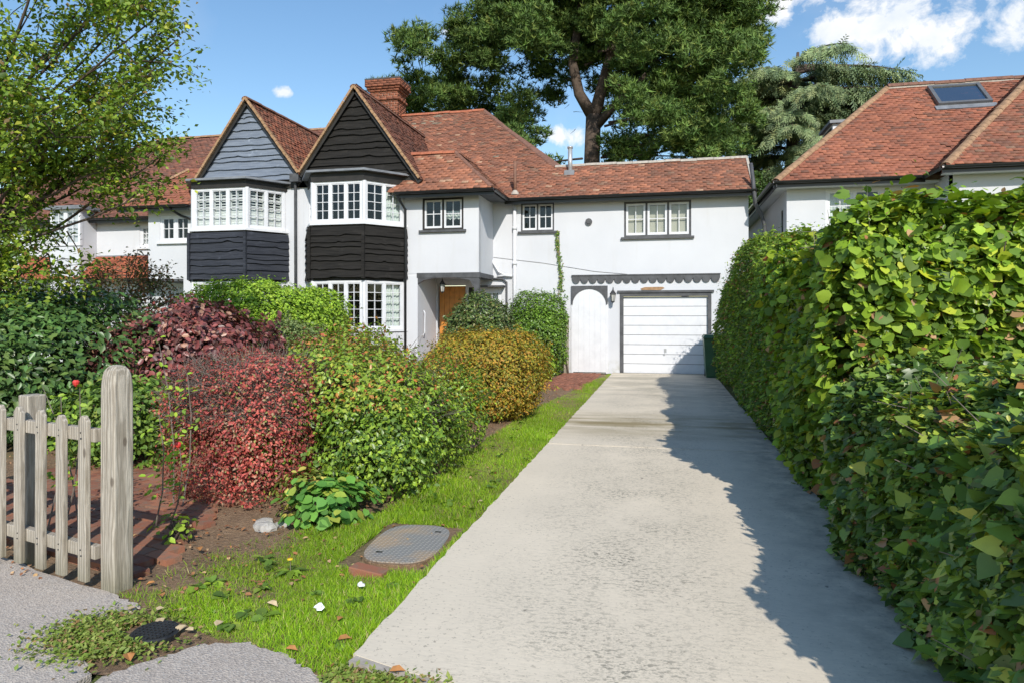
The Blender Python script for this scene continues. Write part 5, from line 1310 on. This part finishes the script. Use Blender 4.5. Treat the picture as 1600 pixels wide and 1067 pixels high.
C = pick([((.066, .115, .030), 4), ((.095, .152, .038), 3.0), ((.045, .080, .024), 3.0), ((.13, .17, .045), 1.2)], k, r_)*(1+.2*vnoise(PP, .9, 67))[:, None]
scatter('crown', pine, T_PINE, PP, r_.normal(size=(k, 3)), TT, SS, C, 'needle', r_)
for i in range(9):   # bare dead twigs in the open space below the left crown
    a = Vector((random.uniform(-7, -4), 32+random.uniform(-1, 1), random.uniform(9.4, 12))); limb(tr, a, a+Vector((random.uniform(-.9, .5), random.uniform(-.4, .4), random.uniform(-.8, .1))), .015, .005, .12, 3, 4)
tr.build('trunk', 'bark', pine, smooth=True)

# cedar with drooping glaucous sprays
ced = empty('cedar_tree', (7.1, 42, 0), 'broad grey green cedar with drooping layered branches', 'tree')
tr = MB(); tr.tube([(7.1, 42, -.1), (7.1, 42, 8), (7.3, 42, 13), (7.5, 42, 16.6)], [.7, .5, .3, .08], 10)
PP, TT, NN, SS = [], [], [], []
for i in range(105):
    z0 = r_.uniform(6.4, 16.4); a = r_.uniform(0, 6.283)
    Lm = np.interp(z0, [6, 9, 12, 14.5, 16.2, 17.2], [3.9, 4.6, 5.6, 5.8, 5.2, 3.0])*r_.uniform(.7, 1.05)
    if math.cos(a) > 0 and z0 > 10.5: Lm *= 1.12
    if math.cos(a) < -.2: Lm *= .78
    st_ = np.array((7.2, 42, z0-.5)); dr_ = np.array((math.cos(a), math.sin(a), 0)); t_ = np.linspace(0, 1, 8)
    pts = [st_+dr_*Lm*t+np.array((0, 0, .9*t-1.55*t*t*(Lm/5))) for t in t_]
    tr.tube([tuple(p) for p in pts], [.10*(1-t)+.02 for t in t_], 5)
    side = np.array((-dr_[1], dr_[0], 0)); kk = int(215*Lm/4)
    t = r_.uniform(.18, 1.0, kk); s = r_.normal(0, .26, kk)*(1.2-.3*t)*Lm*.42
    base = np.stack([np.interp(t, t_, [p[j] for p in pts]) for j in range(3)], 1)+side*s[:, None]; base[:, 2] += -np.abs(s)*.30-.03*Lm*s*s+r_.normal(0, .09, kk)
    NN.append(np.tile(dr_*.75+np.array((0, -.25, .6)), (kk, 1))); PP.append(base); TT.append(dr_*.9+side*np.sign(s)[:, None]*r_.uniform(.1, .9, (kk, 1))+np.array((0, 0, -.8))+r_.normal(0, .25, (kk, 3))); SS.append(r_.uniform(.36, .72, kk))
PP = np.concatenate(PP); TT = np.concatenate(TT); SS = np.concatenate(SS); k = len(PP)
C = pick([((.125, .17, .085), 4), ((.17, .215, .11), 3), ((.078, .115, .062), 3.4), ((.21, .24, .11), 1)], k, r_)*(1+.2*vnoise(PP, .8, 69))[:, None]
scatter('crown', ced, T_CEDAR, PP, r_.normal(0, .4, (k, 3))+np.concatenate(NN), TT, SS, C, 'needle', r_)
tr.build('trunk', 'bark', ced, smooth=True)

def leafy_tree(name, label, base, th, tr_r, clumps, n_per, leaf, pal, seed, mat='leaf_matt', tmpl=T_LEAF, twig_n=14, droop=.4, lean=(0, 0), tone=.2, spread=1.0, group=None):
    """tapered trunk, limbs to each clump, twigs through the clump and leaves strung along the twigs"""
    r = np.random.default_rng(seed); root = empty(name, base, label, 'tree', group); mb = MB(); b = Vector(base)
    top = b+Vector((lean[0], lean[1], th)); mb.tube([b+Vector((0, 0, -.1)), b.lerp(top, .5)+Vector((.05, 0, 0)), top], [tr_r, tr_r*.75, tr_r*.5], 9)
    A, Bq, RR, PP, TT = [], [], [], [], []
    for (x, y, z, rr) in clumps:
        c = Vector((x, y, z)); s = b.lerp(top, min(1, max(.35, (z-b.z)/th*.7))); pts = limb(mb, s, c, tr_r*.16, .008, .16, 6, 5)
        for i in range(max(3, int(twig_n*rr))):
            st = np.array(pts[random.randint(3, 6)]) if random.random() < .6 else np.array(c)+r.normal(0, rr*.3, 3)
            e = np.array(c)+unit(r.normal(size=(1, 3)))[0]*rr*r.uniform(.6, 1.08)*spread; m = (st+e)/2+r.normal(0, .05*rr, 3)+np.array((0, 0, .12*rr))
            A += [st, m]; Bq += [m, e]; RR += [.010, .006]
            kk = int(n_per*rr*r.uniform(.6, 1.4)); t = r.uniform(.25, 1.05, kk)[:, None]
            q = np.where(t < .5, st+(m-st)*t*2, m+(e-m)*(t*2-1)); PP.append(q+r.normal(0, .05+.05*rr, (kk, 3))+np.array((0, 0, -.03))); TT.append(np.tile(e-st, (kk, 1))*.5+r.normal(0, .6, (kk, 3))+np.array((0, 0, -droop)))
    PP = np.concatenate(PP); TT = np.concatenate(TT); k = len(PP)
    C = pick(pal, k, r)*(1+tone*vnoise(PP, 1.3, seed+1))[:, None]
    scatter('crown', root, tmpl, PP, r.normal(0, .55, (k, 3))+(0, -.2, .7), TT, leaf*r.uniform(.6, 1.3, k), C, mat, r)
    twigs('twigs', root, np.array(A), np.array(Bq), np.array(RR), 'twig_dark'); mb.build('trunk', 'bark', root, smooth=True)
    return root
# near tree arching in from the left
cl = []
for i in range(26):
    cl.append((random.uniform(-7.9, -5.6), random.uniform(5.3, 7.0), random.uniform(3.0, 5.4), random.uniform(.40, .65)))
cl += [(-5.25, 6.2, 4.55, .45), (-5.15, 6.1, 4.0, .42), (-5.3, 6.0, 3.5, .42), (-5.0, 6.0, 3.05, .36), (-5.1, 6.1, 2.7, .22), (-5.6, 6.0, 2.95, .40), (-6.6, 6.2, 2.1, .5), (-7.2, 6.2, 2.2, .55), (-5.5, 6.4, 4.9, .4), (-5.05, 6.3, 4.35, .3), (-5.75, 6.1, 3.3, .5), (-6.5, 6.0, 2.95, .45), (-7.0, 6.0, 2.5, .5), (-6.9, 6.3, 1.8, .5)]
leafy_tree('ornamental_tree', 'small leaved tree arching over the left of the garden', (-8.3, 6.6, 0), 3.2, .14, cl, 200, .064, [((.085, .145, .016), 4), ((.125, .185, .018), 4), ((.05, .09, .016), 2.5), ((.24, .26, .03), 1.3), ((.13, .09, .03), .5)], 101, twig_n=17, lean=(.5, -.1))
leafy_tree('japanese_maple', 'bronze leaved maple beside the dark rhododendron', (-8.2, 9.4, 0), 1.3, .07, [(-8.9, 9.3, 1.9, .55), (-8.3, 9.2, 2.05, .55), (-7.8, 9.2, 1.85, .5), (-8.6, 9.0, 1.5, .5), (-7.9, 9.0, 1.45, .45), (-9.3, 9.2, 1.6, .5), (-7.55, 9.3, 1.55, .3)], 130, .055, [((.12, .055, .025), 3), ((.085, .085, .022), 4), ((.18, .075, .03), 2), ((.055, .06, .018), 3)], 102, twig_n=26)
leafy_tree('garden_tree', 'light green tree standing behind the rhododendron', (-9.6, 8.2, 0), 1.5, .08, [(-9.9, 8.1, 2.0, .6), (-9.1, 8.0, 1.9, .5), (-10.4, 8.2, 2.4, .6), (-9.4, 8.0, 2.5, .45), (-8.8, 7.9, 1.35, .4), (-10.9, 8.2, 1.9, .6), (-11.4, 8.4, 2.5, .7)], 120, .055, G_MID+G_LIME, 103, twig_n=22)
leafy_tree('background_tree', 'dark leafy tree showing between the main roof and pine trunk', (-7.0, 36, 0), 5, .25, [(-7.2, 35.5, 8.6, 1.5), (-5.6, 35.8, 8.2, 1.3), (-8.6, 36, 8.0, 1.4), (-4.8, 36, 7.6, 1.2)], 75, .22, G_DARK, 104, twig_n=14)
leafy_tree('background_tree', 'dark bushy tree behind the garage roof under the pine', (1.0, 37, 0), 5, .25, [(-1.0, 37, 8.4, 1.4), (1.0, 37, 8.3, 1.5), (2.6, 37, 8.6, 1.4), (4.0, 37, 7.8, 1.3), (-2.6, 37.5, 7.4, 1.2)], 75, .22, G_DARK, 105, twig_n=14)
leafy_tree('background_tree', 'far green tree behind the roof of the attached house', (-28, 34, 0), 4.5, .25, [(-28, 34, 6, 2.0), (-30, 34, 5.5, 2.0), (-26, 34, 5.2, 1.8), (-32, 35, 5, 2)], 60, .24, G_MID, 106, twig_n=12)

# ------------------------------------------------------------------ picket fence and gate post
post = empty('gate_post', (-2.80, 3.04, 0), 'thick round topped weathered oak post at the end of the fence', 'post')
fang = math.atan2(-.26, .966)
Mf = Matrix.Translation((-2.80, 3.04, 0)) @ Matrix.Rotation(fang, 4, 'Z')
m = MB(); rings = [(-.03, 1, 1), (.5, 1.02, 1.02), (1.03, 1, 1), (1.07, .99, .97), (1.11, .93, .90), (1.14, .80, .76), (1.158, .58, .52), (1.166, .28, .25)]
for (z, sx, sy) in rings:
    for (px_, py_) in ((-1, -.82), (-.82, -1), (-.3, -1.02), (.3, -1.02), (.82, -1), (1, -.82), (1.02, -.3), (1.02, .3), (1, .82), (.82, 1), (.3, 1.02), (-.3, 1.02), (-.82, 1), (-1, .82), (-1.02, .3), (-1.02, -.3)):
        m.V.append((px_*.058*sx, py_*.056*sy, z))
for j in range(len(rings)-1):
    for k in range(16): m.F.append((j*16+k, j*16+(k+1) % 16, (j+1)*16+(k+1) % 16, (j+1)*16+k))
m.F.append(tuple((len(rings)-1)*16+k for k in range(16)))
o = m.build('post_body', 'weathered_oak', post, Mf)
fence = empty('picket_fence', (-3.6, 3.24, 0), 'weathered grey picket fence panel fixed to the round topped post', 'fence')
Mf2 = Matrix.Translation((-2.885, 3.05, 0)) @ Matrix.Rotation(math.pi+fang, 4, 'Z')   # x runs left along the fence, y towards the road is negative... y+ faces camera
def fbox(name, x0, x1, y0, y1, z0, z1, parent=fence, bev=.004, tilt=0.0):
    o = MB().box(x0, x1, y0, y1, z0, z1).build(name, 'weathered_oak', parent, Mf2 @ Matrix.Rotation(tilt, 4, 'Y'))
    b = o.modifiers.new('bevel', 'BEVEL'); b.width = bev; b.segments = 2; return o
fbox('rail', -.015, 2.6, .02, .062, .765, .835); fbox('rail', -.015, 2.6, .02, .062, .155, .225)
for i in range(11):
    x = .06+i*.2+random.uniform(-.006, .006); h = .905+random.uniform(-.012, .012); t = random.uniform(-.008, .008); z0 = .02+random.uniform(0, .02)
    w = .036
    o = MB().prism([(x+w, z0), (x-w, z0), (x-w, h-.03), (x-w*.3, h), (x+w*.3, h), (x+w, h-.03)][::-1], .064, .09).build('picket', 'weathered_oak', fence, Mf2 @ Matrix.Rotation(t, 4, 'Y'))
    b = o.modifiers.new('bevel', 'BEVEL'); b.width = .004; b.segments = 2
for i in range(6):
    x = .06+i*.2
    for z in (.785, .815, .175, .205): MB().tube([(x+random.uniform(-.012, .012), .088, z), (x, .0925, z)], .004, 6).build('nail', 'iron', fence, Mf2)
fbox('fence_post', .70, .80, -.085, .018, -.03, .965, bev=.008); fbox('fence_post', 2.3, 2.4, -.085, .018, -.03, .965, bev=.008)

# ------------------------------------------------------------------ covers, brick, litter
mc = empty('manhole_cover', (-1.56, 4.02, 0), 'rusty steel manhole cover of chequer plate in the grass', 'manhole cover')
Mm = Matrix.Translation((-1.56, 4.02, 0)) @ Matrix.Rotation(rad(4), 4, 'Z')
def plate(hx, hy, z0, z1, p=3.2, n=40, wobble=0.0):
    o_ = [(math.copysign(abs(math.cos(t))**(2/p), math.cos(t))*hx*(1+random.uniform(-wobble, wobble)), math.copysign(abs(math.sin(t))**(2/p), math.sin(t))*hy) for t in [2*math.pi*k/n for k in range(n)]]
    m_ = MB(); m_.V = [(x, y, z0) for x, y in o_]+[(x, y, z1) for x, y in o_]; m_.F = [tuple(range(n, 2*n))]+[(k, (k+1) % n, n+(k+1) % n, n+k) for k in range(n)]
    return m_
plate(.225, .35, -.02, .012).build('cover_plate', 'chequer_plate', mc, Mm)
plate(.245, .375, -.02, .006, 2.8, 40, .04).build('cover_surround', 'soil', mc, Mm)
for (x, y) in ((-.12, -.2), (.13, .22)): MB().box(x-.02, x+.02, y-.008, y+.008, .010, .0145).build('key_hole', 'black_plastic', mc, Mm)
wc = empty('stopcock_cover', (-2.22, 2.63, 0), 'small round black iron cover among the weeds on the pavement', 'cover')
MB().lathe((-2.22, 2.63, -.01), [(.105, 0), (.105, .022), (.098, .028)], 24).build('cover_plate', 'iron', wc)
m = MB()
for i in range(-4, 5):
    L = math.sqrt(max(0, .088**2-(i*.021)**2))
    m.box(-2.22-L, -2.22+L, 2.63+i*.021-.004, 2.63+i*.021+.004, .017, .024)
    m.box(-2.22+i*.021-.004, -2.22+i*.021+.004, 2.63-L, 2.63+L, .017, .0235)
m.build('raised_grid', 'iron', wc)
def single(name, label, cat, me, Mw, group=None): return tag(link_mesh(name, me, Mw, None), label, cat, group)
lb = MB().box(-.105, .105, -.045, .045, -.02, .028)
o = single('loose_brick', 'single red brick lying in the grass beside the manhole cover', 'brick', mesh_py('loose_brick', lb.V, lb.F, 'path_brick'), Matrix.Translation((-1.60, 3.52, .0)) @ Matrix.Rotation(rad(-8), 4, 'Z') @ Matrix.Rotation(rad(4), 4, 'Y'))
b = o.modifiers.new('bevel', 'BEVEL'); b.width = .005; b.segments = 2
def crumple(seed, s):
    r = random.Random(seed); V, F = [], []
    n = 7
    for j in range(4):
        for k in range(n):
            a = 2*math.pi*k/n; rr = s*(1, 1.1, .8, .3)[j]*r.uniform(.7, 1.2); V.append((rr*math.cos(a)*1.3, rr*math.sin(a), s*.5*j*r.uniform(.8, 1.1)))
    for j in range(3):
        for k in range(n): F.append((j*n+k, j*n+(k+1) % n, (j+1)*n+(k+1) % n, (j+1)*n+k))
    F.append(tuple(range(3*n, 4*n))); F.append(tuple(range(n))[::-1]); return mesh_py('litter', V, F, 'litter')
single('crumpled_paper', 'larger scrap of crumpled white paper on the grass', 'litter', crumple(1, .019), Matrix.Translation((-1.60, 2.97, .03)))
single('crumpled_paper', 'small white paper scrap on the grass near the loose brick', 'litter', crumple(2, .014), Matrix.Translation((-1.53, 3.27, .03)))
gs = simple('stone_pale', (.42, .40, .37), .9, .35, 25, .6)
def stone(seed, s):
    r = random.Random(seed); V, F = [], []; n = 8
    for j, (q, z) in enumerate(((.85, 0), (1, .28), (.8, .55), (.35, .68))):
        for k in range(n):
            a = 2*math.pi*k/n; V.append((s*q*math.cos(a)*r.uniform(.8, 1.15)*1.3, s*q*math.sin(a)*r.uniform(.8, 1.15), s*z*r.uniform(.85, 1.1)))
    for j in range(3):
        for k in range(n): F.append((j*n+k, j*n+(k+1) % n, (j+1)*n+(k+1) % n, (j+1)*n+k))
    F.append(tuple(range(3*n, 4*n))); F.append(tuple(range(n))[::-1]); return mesh_py('stone', V, F, 'stone_pale')
for i, (x, y, s) in enumerate(((-2.62, 4.12, .07), (-2.54, 4.20, .05), (-2.70, 4.24, .05))):
    single('stone', 'pale rubble stone lying at the foot of the barberry', 'stone', stone(i, s), Matrix.Translation((x, y, -.012)), 'rubble stones under the barberry')
# fallen leaves one can pick out on the grass and pavement
simple('dry_leaf', (.42, .19, .06), .7, .35, 25)
simple('pale_leaf', (.55, .43, .26), .7, .25, 25)
tv, tf = T_OVAL
lm = [mesh_py('fallen_leaf', (tv*np.array((1.3, 1, 1.6))).tolist(), tf.tolist(), c) for c in ('dry_leaf', 'pale_leaf')]
sp = [(-2.76, 3.62, 0), (-1.38, 2.72, 0), (-1.56, 2.60, 0), (-1.30, 2.50, 0), (-1.46, 2.93, 0), (-2.28, 2.74, 1), (-2.12, 2.70, 1), (-2.36, 2.80, 1), (-2.05, 2.66, 1), (-1.98, 2.72, 1), (-2.5, 2.78, 1), (-1.05, 2.50, 0), (-2.62, 3.10, 0), (-1.40, 4.50, 0), (-1.34, 5.0, 1), (-2.45, 2.95, 0), (.1, 2.52, 0), (.25, 2.60, 0), (-2.18, 2.42, 0), (-1.9, 3.0, 1)]
for i, (x, y, c) in enumerate(sp):
    lab = ('orange brown curled fallen leaf lying on the ground', 'pale straw coloured dry fallen leaf lying on the ground')[c]
    single('fallen_leaf', lab, 'leaf', lm[c], Matrix.Translation((x, y, .034 if x > -1.2 else .022)) @ Matrix.Rotation(random.uniform(0, 6.28), 4, 'Z') @ Matrix.Rotation(random.uniform(-.3, .3), 4, 'X') @ Matrix.Scale(random.uniform(.045, .065), 4), ('orange fallen leaves', 'pale fallen leaves')[c])

# ------------------------------------------------------------------ stake, bin, lanterns
sk_ = empty('timber_stake', (-2.38, 16.85, 0), 'rough old timber post standing left of the arched side door', 'post')
o = MB().prism([(-.06, -.03), (.06, -.03), (.055, .8), (.06, 1.40), (.0, 1.46), (-.055, 1.44), (-.062, .7)], -.05, .05).build('post_body', 'weathered_oak', sk_, Matrix.Translation((-2.38, 16.85, 0)))
MB().bar((-2.33, 16.79, 0), (-2.42, 16.79, .62), .03, .05).build('brace', 'twig_dark', sk_)
bn = empty('wheelie_bin', (1.15, 16.42, 0), 'dark green wheelie bin beside the garage door', 'bin')
def taper(x, y, z0, z1, a0, b0, a1, b1):
    m = MB(); m.V = [(x-a0, y-b0, z0), (x+a0, y-b0, z0), (x+a0, y+b0, z0), (x-a0, y+b0, z0), (x-a1, y-b1, z1), (x+a1, y-b1, z1), (x+a1, y+b1, z1), (x-a1, y+b1, z1)]
    m.F = [(0, 3, 2, 1), (4, 5, 6, 7), (0, 1, 5, 4), (1, 2, 6, 5), (2, 3, 7, 6), (3, 0, 4, 7)]; return m
taper(1.15, 16.42, .03, .92, .22, .27, .28, .34).build('bin_body', 'bin_green', bn)
ld = taper(1.15, 16.40, .925, .99, .30, .37, .26, .32).build('lid', 'bin_green', bn)
MB().tube([(.93, 16.75, .93), (1.37, 16.75, .93)], .014, 8).build('handle', 'bin_green', bn)
for sx in (-.21, .21): MB().tube([(1.15+sx-.025, 16.66, .10), (1.15+sx+.025, 16.66, .10)], .10, 16).build('wheel', 'black_plastic', bn)
def lantern(name, label, x, y, z, hang):
    r = empty(name, (x, y, z), label, 'lamp')
    MB().lathe((x, y, z), [(.045, 0), (.05, .012), (.012, .02)], 6).lathe((x, y, z-.03), [(.008, 0), (.014, .015), (.045, .03)], 6).build('lamp_base', 'iron', r)
    MB().lathe((x, y, z+.02), [(.04, 0), (.062, .17)], 6).build('lamp_glass', 'lamp_glass', r)
    m = MB()
    for k in range(6):
        a = 2*math.pi*k/6; m.bar((x+.043*math.cos(a), y+.043*math.sin(a), z+.015), (x+.066*math.cos(a), y+.066*math.sin(a), z+.195), .008)
    m.build('cage', 'iron', r)
    MB().lathe((x, y, z+.19), [(.085, 0), (.075, .02), (.035, .075), (.03, .085), (.012, .11), (.014, .125), (.003, .145)], 6).build('lamp_cap', 'iron', r)
    if hang: MB().tube([(x, y, z+.33), (x, y, 2.405)], .006, 6).build('chain', 'iron', r)
    else: MB().tube([(x, y, z+.30), (x, y+.05, z+.36), (x, y+.13, z+.30), (x, y+.165, z+.22)], .009, 6).box(x-.025, x+.025, y+.16, y+.174, z+.1, z+.28).build('bracket', 'iron', r)
    return r
lantern('wall_lantern', 'black six sided wall lantern between the side door and garage door', -1.24, 16.925, 1.76, False)
lantern('hanging_lantern', 'small dark lantern hanging in the porch', -5.33, 16.0, 2.0, True)
